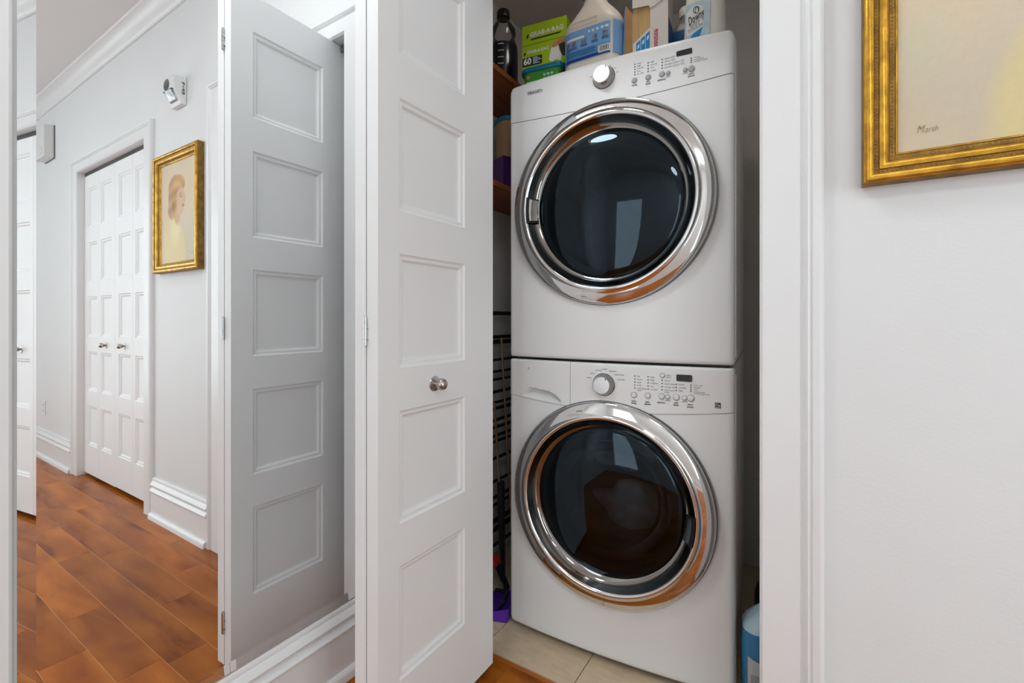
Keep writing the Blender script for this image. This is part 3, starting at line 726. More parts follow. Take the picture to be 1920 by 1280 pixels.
def beads(name, u, d, step, lx, lz, tilt, m):
    mb = MB()
    def one(cx, cz, ax, az, bx, bz):
        q = [(cx + ax * lx, cz + az * lx), (cx + bx * lz, cz + bz * lz), (cx - ax * lx, cz - az * lx), (cx - bx * lz, cz - bz * lz)]
        mb.add([(x_, -d, z_) for x_, z_ in q] + [(cx, -d - 0.0024, cz)], [(0, 1, 4), (1, 2, 4), (2, 3, 4), (3, 0, 4)])
    for side in range(4):
        ln = (PWID if side % 2 == 0 else PHGT) - 2 * u
        n = int(ln / step)
        for k in range(n):
            s_ = u + (k + 0.5) * ln / n
            al, ac_ = (1, 0), (0, 1)
            if side == 0: c_ = (s_, u)
            elif side == 2: c_ = (s_, PHGT - u)
            elif side == 1: c_ = (PWID - u, s_); al, ac_ = (0, 1), (1, 0)
            else: c_ = (u, s_); al, ac_ = (0, 1), (1, 0)
            ct, st_ = math.cos(tilt), math.sin(tilt)
            a_ = (al[0] * ct + ac_[0] * st_, al[1] * ct + ac_[1] * st_); b_ = (ac_[0] * ct - al[0] * st_, ac_[1] * ct - al[1] * st_)
            one(c_[0], c_[1], a_[0], a_[1], b_[0], b_[1])
    o = mb.build(name, m, pt, smooth=False); o['kind'] = 'stuff'
beads('rope_beads', 0.0195, 0.0262, 0.0062, 0.0016, 0.0036, 0.55, GOLDB)
beads('leaf_beads', 0.0420, 0.0170, 0.0066, 0.0026, 0.0033, 0.0, GOLDB)
# the painted canvas: colours painted per vertex
NU, NVV = 150, 190
cw, ch = PWID - 2 * FW + 0.004, PHGT - 2 * FW + 0.004
def sm(a, b, x):
    t_ = max(0.0, min(1.0, (x - a) / (b - a))); return t_ * t_ * (3 - 2 * t_)
def ell(u, v, cu, cv, ru, rv, soft=0.12, rot=0.0):
    du, dv = u - cu, v - cv
    if rot: du, dv = du * math.cos(rot) + dv * math.sin(rot), -du * math.sin(rot) + dv * math.cos(rot)
    return 1 - sm(1 - soft, 1 + soft, math.hypot(du / ru, dv / rv))
def mixc(a, b, t_): return tuple(a[i] + (b[i] - a[i]) * t_ for i in range(3))
def paint(u, v):
    """u counts from the sitter's back edge (mirrored view), v upwards, both 0..1"""
    n = 0.5 + 0.25 * math.sin(9 * u + 5 * v) + 0.25 * math.sin(4 * u - 11 * v + 2)
    c = mixc((207, 188, 158), (222, 206, 180), n * 0.6 + 0.4 * v)
    c = mixc(c, (196, 186, 172), 0.5 * ell(u, v, 0.78, 0.24, 0.20, 0.22, 0.8))
    c = mixc(c, (226, 205, 172), 0.7 * ell(u, v, 0.86, 0.62, 0.22, 0.3, 0.8))
    c = mixc(c, (196, 200, 176), 0.35 * ell(u, v, 0.92, 0.36, 0.1, 0.12, 0.8))
    # dress
    le = 0.60 + 0.10 * sm(0.42, 0.10, v) - 0.22 * sm(0.30, 0.50, v)
    d = sm(0.06, -0.06, u - le) * sm(0.505, 0.46, v + 0.25 * max(0, u - 0.42)) * sm(-0.05, 0.12, u - 0.08 - 0.35 * max(0, v - 0.25))
    c = mixc(c, (226, 206, 146), 0.75 * d)
    c = mixc(c, (238, 228, 180), 0.6 * d * ell(u, v, 0.42, 0.34, 0.12, 0.15, 0.7))
    # neck, face
    c = mixc(c, (206, 168, 124), ell(u, v, 0.47, 0.475, 0.085, 0.10, 0.3, 0.35))
    c = mixc(c, (214, 182, 146), ell(u, v, 0.545, 0.605, 0.145, 0.150, 0.16))
    c = mixc(c, (202, 160, 118), 0.6 * ell(u, v, 0.44, 0.57, 0.06, 0.09, 0.6))
    c = mixc(c, (212, 178, 142), ell(u, v, 0.680, 0.615, 0.030, 0.028, 0.4))       # nose
    c = mixc(c, (150, 116, 84), 0.6 * ell(u, v, 0.575, 0.668, 0.042, 0.009, 0.6, 0.15))
    c = mixc(c, (130, 102, 80), 0.6 * ell(u, v, 0.585, 0.640, 0.030, 0.011, 0.6))
    c = mixc(c, (150, 118, 90), 0.4 * ell(u, v, 0.668, 0.648, 0.016, 0.010, 0.6))
    c = mixc(c, (178, 104, 84), 0.85 * ell(u, v, 0.640, 0.548, 0.034, 0.013, 0.5, 0.1))
    c = mixc(c, (184, 142, 104), 0.6 * ell(u, v, 0.665, 0.592, 0.020, 0.009, 0.6))
    # hair: roll on top, sides, curls at the nape
    hair = max(ell(u, v, 0.42, 0.74, 0.19, 0.13, 0.15), ell(u, v, 0.34, 0.64, 0.115, 0.20, 0.15), ell(u, v, 0.555, 0.795, 0.135, 0.062, 0.15, -0.2), ell(u, v, 0.315, 0.525, 0.10, 0.085, 0.2), ell(u, v, 0.63, 0.755, 0.055, 0.050, 0.2))
    hair *= 1 - 0.92 * ell(u, v, 0.575, 0.640, 0.125, 0.085, 0.25)
    s_ = 0.5 + 0.5 * math.sin(46 * v + 14 * u + 3 * math.sin(9 * u))
    c = mixc(c, mixc((172, 128, 74), (214, 174, 110), s_ * 0.5 + 0.5 * ell(u, v, 0.52, 0.80, 0.2, 0.06, 0.7)), hair * 0.95)
    c = mixc(c, (126, 84, 46), 0.5 * ell(u, v, 0.37, 0.565, 0.03, 0.05, 0.6))
    return c
vs, fs, cols = [], [], []
for j in range(NVV + 1):
    for i in range(NU + 1):
        u, v = i / NU, j / NVV
        vs.append((u * cw, 0.0, v * ch)); cols.append(srgb(*paint(1 - u, v)))
for j in range(NVV):
    for i in range(NU):
        a = j * (NU + 1) + i; fs.append((a, a + 1, a + NU + 2, a + NU + 1))
me = bpy.data.meshes.new('canvas'); me.from_pydata(vs, [], fs); me.update()
ca = me.color_attributes.new('paint', 'FLOAT_COLOR', 'POINT')
for k, c in enumerate(cols): ca.data[k].color = (*c, 1)
PAINT = bpy.data.materials.new('oil_paint'); PAINT.use_nodes = True
nt = PAINT.node_tree; P = nt.nodes['Principled BSDF']; P.inputs['Roughness'].default_value = 0.55
va = nt.nodes.new('ShaderNodeVertexColor'); va.layer_name = 'paint'
nz = nt.nodes.new('ShaderNodeTexNoise'); nz.inputs['Scale'].default_value = 38; nz.inputs['Detail'].default_value = 6
mr = nt.nodes.new('ShaderNodeMapRange'); mr.inputs[3].default_value = 0.93; mr.inputs[4].default_value = 1.05
hs = nt.nodes.new('ShaderNodeHueSaturation')
nt.links.new(nz.outputs['Fac'], mr.inputs[0]); nt.links.new(mr.outputs[0], hs.inputs['Value']); nt.links.new(va.outputs[0], hs.inputs['Color']); nt.links.new(hs.outputs[0], P.inputs['Base Color'])
bp = nt.nodes.new('ShaderNodeBump'); bp.inputs['Strength'].default_value = 0.15; bp.inputs['Distance'].default_value = 0.002
nt.links.new(nz.outputs['Fac'], bp.inputs['Height']); nt.links.new(bp.outputs[0], P.inputs['Normal'])
me.materials.append(PAINT)
cv = bpy.data.objects.new('canvas', me); COL.objects.link(cv); cv.parent = pt; cv.location = (FW - 0.002, -0.012, FW - 0.002)
SIGN = mat('brown_paint', srgb(132, 92, 52), 0.6, var=0.1)
MB().text('M', 0.0185, (0.026, -0.0008, 0.036), align='LEFT', bold=-0.018, shear=0.35, width=0.010).text('arsh', 0.0150, (0.0365, -0.0008, 0.0345), align='LEFT', bold=-0.018, shear=0.3, width=0.0165).build('signature', SIGN, cv, smooth=False)
MB().box(0.01, PWID - 0.01, -0.010, -0.001, 0.01, PHGT - 0.01).build('backing', GOLDD, pt, smooth=False)

# ------------------------------------------------------------------ fire alarm, chime box and outlet on the closet wall
ALW = mat('alarm_plastic', (0.78, 0.78, 0.775), 0.4, var=0.01)
CLEARP = mat('strobe_reflector', (0.42, 0.42, 0.43), 0.30, 0.5, var=0.5, scale=45)
al = empty('fire_alarm', (0.318, 0.0, 2.100))
tag(al, 'white fire alarm horn with strobe lens high on the wall above the portrait', 'alarm')
AP = [(0.0, 0.0), (0.022, 0.0), (0.055, 0.066), (0.057, 0.122), (0.050, 0.133), (0.0, 0.137)]      # side outline: depth, height
MB().loft([[(-0.057, -d_, z_) for d_, z_ in AP], [(0.057, -d_, z_) for d_, z_ in AP]]).build('housing', ALW, al, smooth=False, bevel=0.004)
for k in range(11):
    zz = 0.072 + k * 0.0048; hw_ = 0.030 * math.sqrt(max(0.04, 1 - ((zz - 0.096) / 0.027) ** 2))
    MB().box(0.018 - hw_, 0.018 + hw_, -0.0585, -0.0545, zz - 0.0009, zz + 0.0009).build('grille_slot', INKG, al, smooth=False)
def arect(x0, x1, z0, z1, d0, d1): return [(x0, -d0, z0), (x1, -d0, z0), (x1, -d1, z1), (x0, -d1, z1)]
MB().loft([arect(-0.044, 0.040, 0.014, 0.062, 0.026, 0.050), arect(-0.036, 0.032, 0.020, 0.061, 0.040, 0.060), arect(-0.020, 0.016, 0.036, 0.060, 0.054, 0.064)]).build('strobe_lens', CLEARP, al, smooth=False, bevel=0.002)
MB().loft([arect(-0.047, 0.043, 0.060, 0.064, 0.050, 0.054), arect(-0.047, 0.043, 0.060, 0.064, 0.062, 0.062)]).build('lens_brow', TRACK, al, smooth=False)
for k, chh in enumerate('FIRE'):
    MB().text(chh, 0.0175, (-0.0573, -0.0150, 0.098 - 0.0155 * k), xd=(0, -1, 0), zd=(0, 0, 1), bold=0.03, width=0.012 if chh != 'I' else 0.003).build('letter', INK, al, smooth=False)

bx = empty('door_chime', (2.46, 0.0, 2.235)); tag(bx, 'plain white box mounted high on the wall past the second closet', 'chime box')
b_ = MB().box(-0.11, 0.11, -0.062, -0.001, 0, 0.235).build('cover', ALW, bx, smooth=False, bevel=0.006)
MB().box(-0.113, 0.113, -0.008, 0.0, -0.003, 0.238).build('back_plate', TRACK, bx, smooth=False)
mb = MB().lathe([(0.026, 0.0618), (0.026, 0.0626), (0.0245, 0.0626), (0.0245, 0.0618)], 40, 'Y', (-0.045, 0, 0.05), False, False, a0=PI * 0.35, a1=PI * 1.65)
mb.build('round_mark', INKG, bx)
ou = empty('wall_outlet', (2.62, 0.0, 0.32)); tag(ou, 'white electrical outlet low on the wall past the second closet', 'outlet')
MB().box(-0.036, 0.036, -0.006, 0, 0, 0.115).build('cover_plate', TRIM, ou, smooth=False, bevel=0.002)
for zc in (0.036, 0.079):
    s_ = MB().prism([(p[0], p[1]) for p in rrect(0.028, 0.024, 0.008, 4, 0, zc)], -0.0055, -0.0075, 'XZ').build('socket', ALW, ou)
    for sx in (-0.006, 0.006): MB().box(sx - 0.001, sx + 0.001, -0.0079, -0.0074, zc - 0.003, zc + 0.005).build('slot', INK, s_, smooth=False)

# ------------------------------------------------------------------ things on top of the dryer
TOPZ = 1.8485
def at_m(name, x, depth, z, rz=0.0): 
    p = mw(x, -depth, z); return empty(name, p, MANG + rz)
LIME = mat('lime_card', srgb(166, 200, 20), 0.45, var=0.04)
LIMED = mat('lime_fold', srgb(92, 118, 10), 0.5)
PWHITE = mat('print_white', (0.82, 0.82, 0.80), 0.5, var=0.02)
PDARK = mat('print_dark', srgb(48, 42, 44), 0.5)
SKIN = mat('print_skin', srgb(196, 138, 104), 0.5, var=0.15, scale=50)
LIDB = mat('teal_lid', srgb(22, 118, 160), 0.35, var=0.04)
TUBG = mat('green_label', srgb(70, 156, 48), 0.4, var=0.10, scale=16)
TUBC = plastic_clear('clear_plastic', (0.75, 0.80, 0.82))
MILK = mat('milky_plastic', srgb(232, 222, 210), 0.42, var=0.02, scale=6)
MILKW = mat('white_bottle_plastic', srgb(232, 229, 220), 0.3, var=0.01)
LBLUE = mat('label_light_blue', srgb(122, 172, 222), 0.4, var=0.06, scale=10)
LBLUE2 = mat('label_mid_blue', srgb(92, 164, 208), 0.4, var=0.05)
LNAVY = mat('label_navy', srgb(34, 62, 150), 0.4, var=0.06)
LPHOTO = mat('label_photo', srgb(120, 128, 150), 0.5, var=0.6, scale=90)
CARD = mat('carton_white', srgb(226, 218, 210), 0.55, var=0.02)
CARDK = mat('carton_kraft', srgb(178, 132, 84), 0.7, var=0.12, scale=14)
SHEET = mat('dryer_sheet', srgb(214, 178, 124), 0.9, var=0.12, scale=9, stretch=(30, 30, 1.2))
AZURE = mat('print_azure', srgb(0, 140, 205), 0.45, var=0.05)
REDP = mat('print_red', srgb(206, 46, 44), 0.45)
PALEB = mat('label_pale_blue', srgb(196, 220, 232), 0.4, var=0.12, scale=34)
BLUEQ = mat('blue_liquid_bottle', srgb(22, 104, 160), 0.3, var=0.12)
GREYB = mat('grey_blue_plastic', srgb(120, 124, 126), 0.35, var=0.05)

# lidded tub under the green box
tb = at_m('plastic_tub', -0.286, 0.170, TOPZ, math.radians(4.5)); tag(tb, 'low plastic tub with green label and teal lid, under the lime box', 'tub')
MB().loft([rrect(0.128, 0.100, 0.02, 5, z=0.001), rrect(0.146, 0.114, 0.022, 5, z=0.098)]).build('body', TUBG, tb, angle=40)
MB().loft([rrect(0.162, 0.128, 0.026, 6, z=0.096), rrect(0.164, 0.130, 0.027, 6, z=0.100), rrect(0.164, 0.130, 0.027, 6, z=0.108), rrect(0.158, 0.124, 0.025, 6, z=0.112)]).build('lid', LIDB, tb, angle=40)
mb = MB()
for k in range(5): mb.box(-0.058, -0.058 + random.uniform(0.025, 0.05), -0.0545 + 0.0005 * k - 0.0008, -0.05, 0.060 - k * 0.0075, 0.0635 - k * 0.0075)
mb.build('small_print', PALEB, tb, smooth=False)['kind'] = 'stuff'
for k in range(6):
    cx_, cz_ = 0.012 + (k % 3) * 0.014, 0.078 - (k // 3) * 0.014
    MB().prism([(cx_ + 0.0048 * math.cos(a), cz_ + 0.0048 * math.sin(a)) for a in [q * PI / 4 + 0.3 for q in range(8)]], -0.0575, -0.05, 'XZ').build('care_symbol', PALEB, tb, smooth=False)
MB().prism([(-0.050 + 0.007 * math.cos(a), 0.078 + 0.007 * math.sin(a)) for a in [q * PI / 8 for q in range(16)]], -0.0575, -0.05, 'XZ').build('seal_mark', SKIN, tb, smooth=False)

# lime box of wipes on the tub
rb = at_m('wipes_box', -0.282, 0.180, TOPZ + 0.1125, math.radians(4.5)); tag(rb, 'lime green carton of disposable rags standing on the teal lid', 'carton')
MB().box(-0.085, 0.085, -0.052, 0.052, 0.0005, 0.166).build('carton', LIME, rb, smooth=False, bevel=0.001)
yb_ = -0.0524
MB().box(-0.084, 0.084, yb_ - 0.0003, yb_ + 0.001, 0.0925, 0.0935).build('fold_line', LIMED, rb, smooth=False)
mb = MB().text('GRAB·A·RAG', 0.0235, (0.010, yb_, 0.1275), bold=0.03, width=0.128); mb.build('lettering', PWHITE, rb, smooth=False)
MB().prism([(-0.052, 0.109), (0.060, 0.109), (0.066, 0.1135), (-0.048, 0.1135)], yb_ - 0.0006, yb_ + 0.001, 'XZ').build('tag_line', PDARK, rb, smooth=False)
MB().prism([(-0.068, 0.128), (-0.058, 0.132), (-0.060, 0.122), (-0.066, 0.116)], yb_ - 0.0006, yb_ + 0.001, 'XZ').build('glove_mark', PDARK, rb, smooth=False)
mb = MB().text('GRAB·A·RAG', 0.0165, (-0.024, yb_, 0.0655), bold=0.03, width=0.084); mb.build('lettering', PWHITE, rb, smooth=False)
MB().prism([(-0.078, 0.066), (-0.070, 0.068), (-0.072, 0.058), (-0.078, 0.056)], yb_ - 0.0006, yb_ + 0.001, 'XZ').build('glove_mark', PDARK, rb, smooth=False)
MB().prism([(p[0], p[1]) for p in rrect(0.076, 0.032, 0.004, 4, -0.045, 0.032)], yb_ - 0.0005, yb_ + 0.001, 'XZ').build('count_badge', PDARK, rb, smooth=False)
mb = MB().text('60', 0.032, (-0.0635, yb_ - 0.0006, 0.032), bold=0.04, width=0.031)
mb.build('count_number', PWHITE, rb, smooth=False)
mb = MB()
for k in range(5): mb.box(-0.042, -0.042 + (0.018 + 0.008 * (k % 3)), yb_ - 0.0010, yb_, 0.0420 - k * 0.0052, 0.0446 - k * 0.0052)
mb.build('small_print', PALEB, rb, smooth=False)['kind'] = 'stuff'
MB().prism([(0.020, 0.020), (0.030, 0.012), (0.045, 0.018), (0.064, 0.010), (0.068, 0.028), (0.058, 0.048), (0.054, 0.070), (0.030, 0.066), (0.024, 0.044)], yb_ - 0.0008, yb_ + 0.001, 'XZ').build('rag_picture', PWHITE, rb, smooth=False)
MB().prism([(0.028, 0.066), (0.034, 0.078), (0.052, 0.088), (0.080, 0.090), (0.080, 0.074), (0.060, 0.070), (0.046, 0.062), (0.036, 0.062)], yb_ - 0.0010, yb_ + 0.001, 'XZ').build('hand_picture', SKIN, rb, smooth=False)
MB().prism([(0.056, 0.070), (0.080, 0.072), (0.080, 0.024), (0.070, 0.026), (0.062, 0.045)], yb_ - 0.0006, yb_ + 0.001, 'XZ').build('wheel_picture', PDARK, rb, smooth=False)

# big detergent jug
JW, JD = 0.200, 0.130
jg = at_m('detergent_jug', -0.089, 0.140, TOPZ, math.radians(-3)); tag(jg, 'large milky detergent jug with light blue back label, beside the lime box', 'jug')
JP = [(0.0, 0.94, 0.035), (0.004, 0.98, 0.04), (0.020, 1.0, 0.042), (0.060, 1.0, 0.042), (0.064, 0.985, 0.042), (0.176, 0.985, 0.042), (0.180, 1.0, 0.042), (0.196, 0.985, 0.045), (0.212, 0.93, 0.05), (0.228, 0.83, 0.05), (0.246, 0.69, 0.046), (0.262, 0.55, 0.042), (0.274, 0.45, 0.040), (0.284, 0.41, 0.0385)]
mb = MB().loft([rrect(JW * s_, max(2 * r_ + 0.0008, JD * (s_ if s_ > 0.9 else s_ * 0.9 + 0.06)), r_, 8, z=z_) for z_, s_, r_ in JP])
mb.lathe([(0.0395, 0.284), (0.0395, 0.292), (0.036, 0.294), (0.036, 0.310)], 36, 'Z')
jb = mb.build('body', MILK, jg, angle=50)
MB().lathe([(0.042, 0.310), (0.043, 0.312), (0.043, 0.352), (0.040, 0.356), (0, 0.357)], 36, 'Z', (0, 0, 0)).build('cap', LNAVY, jg, angle=40)
def shell_patch(mb, w, d, r, s0, s1, zf, n=24, off=0.0009):
    """strip on a rounded-rectangle body between perimeter stations s0..s1 (metres, 0 = centre of the front, + right), zf(s)->(zlow,zhigh)"""
    hw, hd = w / 2 - r, d / 2 - r; q = PI / 2 * r
    def pos(s_):
        sg = 1 if s_ >= 0 else -1; a = abs(s_)
        if a <= hw: x, y = a, -d / 2; nx, ny = 0, -1
        elif a <= hw + q:
            t_ = (a - hw) / r; x, y = hw + r * math.sin(t_), -hd - r * math.cos(t_); nx, ny = math.sin(t_), -math.cos(t_)
        else: x, y = w / 2, -hd + (a - hw - q); nx, ny = 1, 0
        return sg * (x + nx * off), y + ny * off
    lo, hi = [], []
    for k in range(n + 1):
        s_ = s0 + (s1 - s0) * k / n; x, y = pos(s_); a, b = zf(s_); lo.append((x, y, a)); hi.append((x, y, b))
    mb.loft([lo, hi], False, False, closed=False); return mb
jw, jd, jr = JW * 0.985, JD * 0.985, 0.042
def jlabel(nm, s0, s1, z0, z1, m, off): return shell_patch(MB(), jw, jd, jr, s0, s1, lambda s_: (z0, z1) if not callable(z0) else (z0(s_), z1(s_)), 24, off).build(nm, m, jg, angle=60)
lab = jlabel('back_label', -0.135, 0.075, 0.068, 0.172, LBLUE, 0.0016)
jlabel('side_label', 0.083, 0.15, 0.068, 0.176, LBLUE, 0.0016)
jlabel('label_band', -0.085, 0.073, 0.069, 0.079, LNAVY, 0.0022)
jlabel('label_band', -0.085, 0.073, 0.079, 0.105, LBLUE2, 0.0022)
jlabel('barcode_panel', 0.035, 0.074, 0.074, 0.098, PWHITE, 0.0028)
for k in range(11):
    s_ = 0.040 + k * 0.0028; shell_patch(MB(), jw, jd, jr, s_, s_ + (0.0016 if k % 3 else 0.0009), lambda q: (0.078, 0.095), 1, 0.0034).build('barcode_bar', INK, jg, smooth=False)
jlabel('headline_strip', -0.080, -0.014, 0.141, 0.149, PWHITE, 0.0026)
for k, s_ in enumerate((-0.082, -0.060, -0.024, 0.014, 0.050)):
    zc = 0.127 + 0.002 * k
    jlabel('picture', s_, s_ + 0.017, zc - 0.008, zc + 0.008, LPHOTO, 0.0026)
    mbp = MB()
    for q in range(3): shell_patch(mbp, jw, jd, jr, s_ - 0.003, s_ + 0.020, lambda z_, q=q: (zc - 0.0125 - 0.003 * q, zc - 0.0110 - 0.003 * q), 3, 0.0026)
    mbp.build('small_print', LNAVY, jg, smooth=False)['kind'] = 'stuff'
mbp = MB()
for q in range(6): shell_patch(mbp, jw, jd, jr, -0.080, 0.030 - 0.004 * (q % 3), lambda z_, q=q: (0.0835 + 0.0036 * q, 0.0850 + 0.0036 * q), 12, 0.0030)
mbp.build('small_print', LNAVY, jg, smooth=False)['kind'] = 'stuff'
for k, s_ in enumerate((0.000, 0.013, 0.028, 0.044, 0.058)):
    shell_patch(MB(), jw, jd, jr, s_, s_ + 0.007 + 0.001 * k, lambda z_: (0.152, 0.160), 2, 0.0026).build('care_symbol', PWHITE, jg, smooth=False)
# embossed outlines on the milky plastic
for (xa, xb, za, zb) in ((-0.060, 0.030, 0.184, 0.200), (-0.07, 0.06, 0.030, 0.046)):
    MB().tube([(xa, -JD / 2 - 0.0003, za), (xb, -JD / 2 - 0.0003, za), (xb, -JD / 2 - 0.0003, zb), (xa, -JD / 2 - 0.0003, zb), (xa, -JD / 2 - 0.0003, za)], 0.0012, 6).build('embossed_line', MILK, jg)

# torn carton of dryer sheets
sb = at_m('dryer_sheet_carton', 0.0985, 0.165, TOPZ, 0.0); tag(sb, 'torn white carton of dryer sheets between the milky jug and the softener bottle', 'carton')
CWD, CD_, CH_ = 0.112, 0.085, 0.300
c = MB()
hx = CWD / 2; yf = -CD_ / 2
c.box(-hx, -hx + 0.0015, yf + 0.004, CD_ / 2, 0, CH_).box(hx - 0.0015, hx, yf, CD_ / 2, 0, CH_).box(-hx, hx, CD_ / 2 - 0.0015, CD_ / 2, 0, CH_).box(-hx, hx, yf, CD_ / 2, 0, 0.0015)
c.prism([(-hx, 0), (hx, 0), (hx, CH_), (hx - 0.0005, CH_), (0.000, 0.225), (0.000, 0.140), (-hx, 0.100)], yf, yf + 0.0015, 'XZ')
c.build('carton', CARD, sb, smooth=False)
MB().prism([(-hx, 0.216), (-0.004, 0.210), (0.0, 0.200), (0.014, 0.203), (hx - 0.001, 0.224), (hx - 0.001, CH_), (-hx, CH_)], yf - 0.003, yf - 0.0012, 'XZ').build('torn_flap', CARD, sb, smooth=False)
st = MB()
for k in range(14):
    a = -hx + 0.003 + k * 0.0043; st.box(a, a + 0.0038, yf + 0.004 + random.uniform(0, 0.003), CD_ / 2 - 0.004, 0.004, 0.262 + random.uniform(-0.02, 0.01))
st.build('sheet_stack', SHEET, sb, smooth=False)
for k in range(3):
    xa = -hx + 0.012 + k * 0.0150; o_ = 0.0105 * k
    pan = MB().prism([(xa, 0.018), (xa + 0.0132, 0.0205), (xa + 0.0132, 0.100 + o_ + 0.008), (xa, 0.100 + o_)], yf - 0.0005, yf + 0.001, 'XZ').build('blue_print', AZURE, sb, smooth=False)
    MB().prism([(xa + 0.003, 0.080 + o_), (xa + 0.009, 0.083 + o_), (xa + 0.011, 0.096 + o_), (xa + 0.005, 0.092 + o_)], yf - 0.0009, yf, 'XZ').build('icon', PWHITE, pan, smooth=False)
tx = MB().text('bounce', 0.024, (0.0165, yf - 0.0004, 0.098), xd=(0.0, 0, 1), zd=(-1, 0, 0), bold=0.03, width=0.060, depth=0.0006)
tx.build('lettering', REDP, sb, smooth=False)
tx = MB().text('bounce', 0.0215, (0.0165, yf - 0.0004, 0.098), xd=(0.0, 0, 1), zd=(-1, 0, 0), bold=-0.035, width=0.0575, depth=0.0011)
tx.build('lettering_fill', PWHITE, sb, smooth=False)
MB().box(hx, hx + 0.0006, yf + 0.004, CD_ / 2 - 0.004, 0.01, 0.16).build('side_print', LNAVY, sb, smooth=False)
# opened side flap, kraft inside and blue outside
fl_ = MB().loft([[(-hx, yf + 0.004, 0.0), (-hx - 0.026, yf - 0.010, 0.03), (-hx - 0.020, yf - 0.012, 0.225), (-hx, yf + 0.004, 0.20)],
                 [(-hx + 0.001, yf + 0.006, 0.0), (-hx - 0.025, yf - 0.008, 0.03), (-hx - 0.019, yf - 0.010, 0.225), (-hx + 0.001, yf + 0.006, 0.20)]])
fl_.build('side_flap', CARDK, sb, smooth=False)
MB().loft([[(-hx - 0.0262, yf - 0.0101, 0.03), (-hx - 0.034, yf - 0.002, 0.035), (-hx - 0.026, yf - 0.002, 0.215), (-hx - 0.0202, yf - 0.0121, 0.225)],
           [(-hx - 0.0258, yf - 0.0080, 0.03), (-hx - 0.033, yf + 0.000, 0.035), (-hx - 0.025, yf + 0.000, 0.215), (-hx - 0.0198, yf - 0.0100, 0.225)]]).build('side_flap', LBLUE, sb, smooth=False)

# small blue bottle behind
bb = at_m('blue_bottle', 0.178, 0.33, TOPZ, 0.0); tag(bb, 'grey-blue bottle with white cap, half hidden behind the softener bottle', 'bottle')
MB().loft([rrect(0.110, 0.066, 0.03, 6, z=z_) if z_ < 0.2 else rrect(w_, d_, r_, 6, z=z_) for z_, w_, d_, r_ in ((0, 0.1, 0.06, 0.028), (0.01, 0, 0, 0), (0.17, 0, 0, 0), (0.205, 0.104, 0.064, 0.03), (0.228, 0.085, 0.058, 0.028), (0.243, 0.058, 0.050, 0.0245), (0.252, 0.040, 0.040, 0.0195), (0.262, 0.038, 0.038, 0.0185))]).build('body', GREYB, bb, angle=50)
MB().lathe([(0.021, 0.262), (0.022, 0.264), (0.022, 0.292), (0.019, 0.296), (0, 0.297)], 28, 'Z').build('cap', MILKW, bb, angle=40)
shell_patch(MB(), 0.110, 0.066, 0.03, -0.06, 0.06, lambda s_: (0.03, 0.205), 20, 0.0012).build('label', BLUEQ, bb, angle=60)

# fabric softener bottle with handle
so = at_m('softener_bottle', 0.262, 0.125, TOPZ, math.radians(2)); tag(so, 'white fabric softener bottle with moulded handle at the dryer corner by the closet wall', 'bottle')
SP = [(0.0, 0.106, 0.070, 0.028), (0.006, 0.114, 0.078, 0.031), (0.05, 0.119, 0.082, 0.033), (0.10, 0.116, 0.080, 0.033), (0.14, 0.114, 0.076, 0.032), (0.160, 0.110, 0.072, 0.030)]
mb = MB().loft([rrect(w_, d_, r_, 7, z=z_) for z_, w_, d_, r_ in SP])
mb.loft([rrect(w_, d_, r_, 7, cx=x_, z=z_) for x_, z_, w_, d_, r_ in ((-0.027, 0.155, 0.056, 0.066, 0.025), (-0.027, 0.20, 0.052, 0.062, 0.025), (-0.024, 0.235, 0.046, 0.048, 0.0225), (-0.022, 0.25, 0.040, 0.040, 0.0195), (-0.022, 0.265, 0.038, 0.038, 0.0185))])
mb.build('body', MILKW, so, angle=50)
MB().tube([(0.040, 0, 0.135), (0.0445, 0, 0.160), (0.043, 0, 0.190), (0.032, 0, 0.212), (0.012, 0, 0.224), (-0.012, 0, 0.226)], [0.016, 0.0125, 0.0115, 0.012, 0.0125, 0.015], 14).build('handle', MILKW, so, angle=60)
MB().lathe([(0.023, 0.262), (0.024, 0.264), (0.024, 0.300), (0.021, 0.304), (0, 0.305)], 30, 'Z', (-0.022, 0, 0)).build('cap', LBLUE, so, angle=40)
sw, sd, sr = 0.119, 0.0825, 0.033
shell_patch(MB(), sw, sd, sr, -0.056, 0.016, lambda s_: (0.020, 0.150 - 6 * max(0, s_ + 0.02) ** 2), 24, 0.0012).build('label', PALEB, so, angle=60)
shell_patch(MB(), sw, sd, sr, -0.050, -0.002, lambda s_: (0.055, 0.140 - 22 * (s_ + 0.022) ** 2), 16, 0.0018).build('label_panel', PWHITE, so, angle=60)
yl = -sd / 2 - 0.0022
MB().text('Downy', 0.036, (-0.022, yl, 0.103), xd=(0.90, 0, 0.43), zd=(-0.1, 0, 0.995), bold=0.01, width=0.047, depth=0.0006).build('lettering', INK, so, smooth=False)
MB().tube([(-0.022 + 0.008 * math.cos(a), yl - 0.0003, 0.126 + 0.009 * math.sin(a)) for a in [k * PI / 8 for k in range(-2, 13)]], 0.0009, 6).tube([(-0.020 + 0.0045 * math.cos(a), yl - 0.0003, 0.124 + 0.010 * math.sin(a)) for a in [k * PI / 8 for k in range(17)]], 0.0008, 6).build('knot_mark', INK, so)
MB().text('SOFT\nTOUCH', 0.0125, (-0.025, yl, 0.077), xd=(0.94, 0, 0.34), zd=(0, 0, 1), depth=0.0006).build('lettering', INKG, so, smooth=False)
MB().prism([(-0.046, 0.022), (-0.018, 0.032), (-0.003, 0.070), (-0.030, 0.056), (-0.046, 0.036)], yl - 0.0006, yl + 0.002, 'XZ').build('blue_banner', AZURE, so, smooth=False)

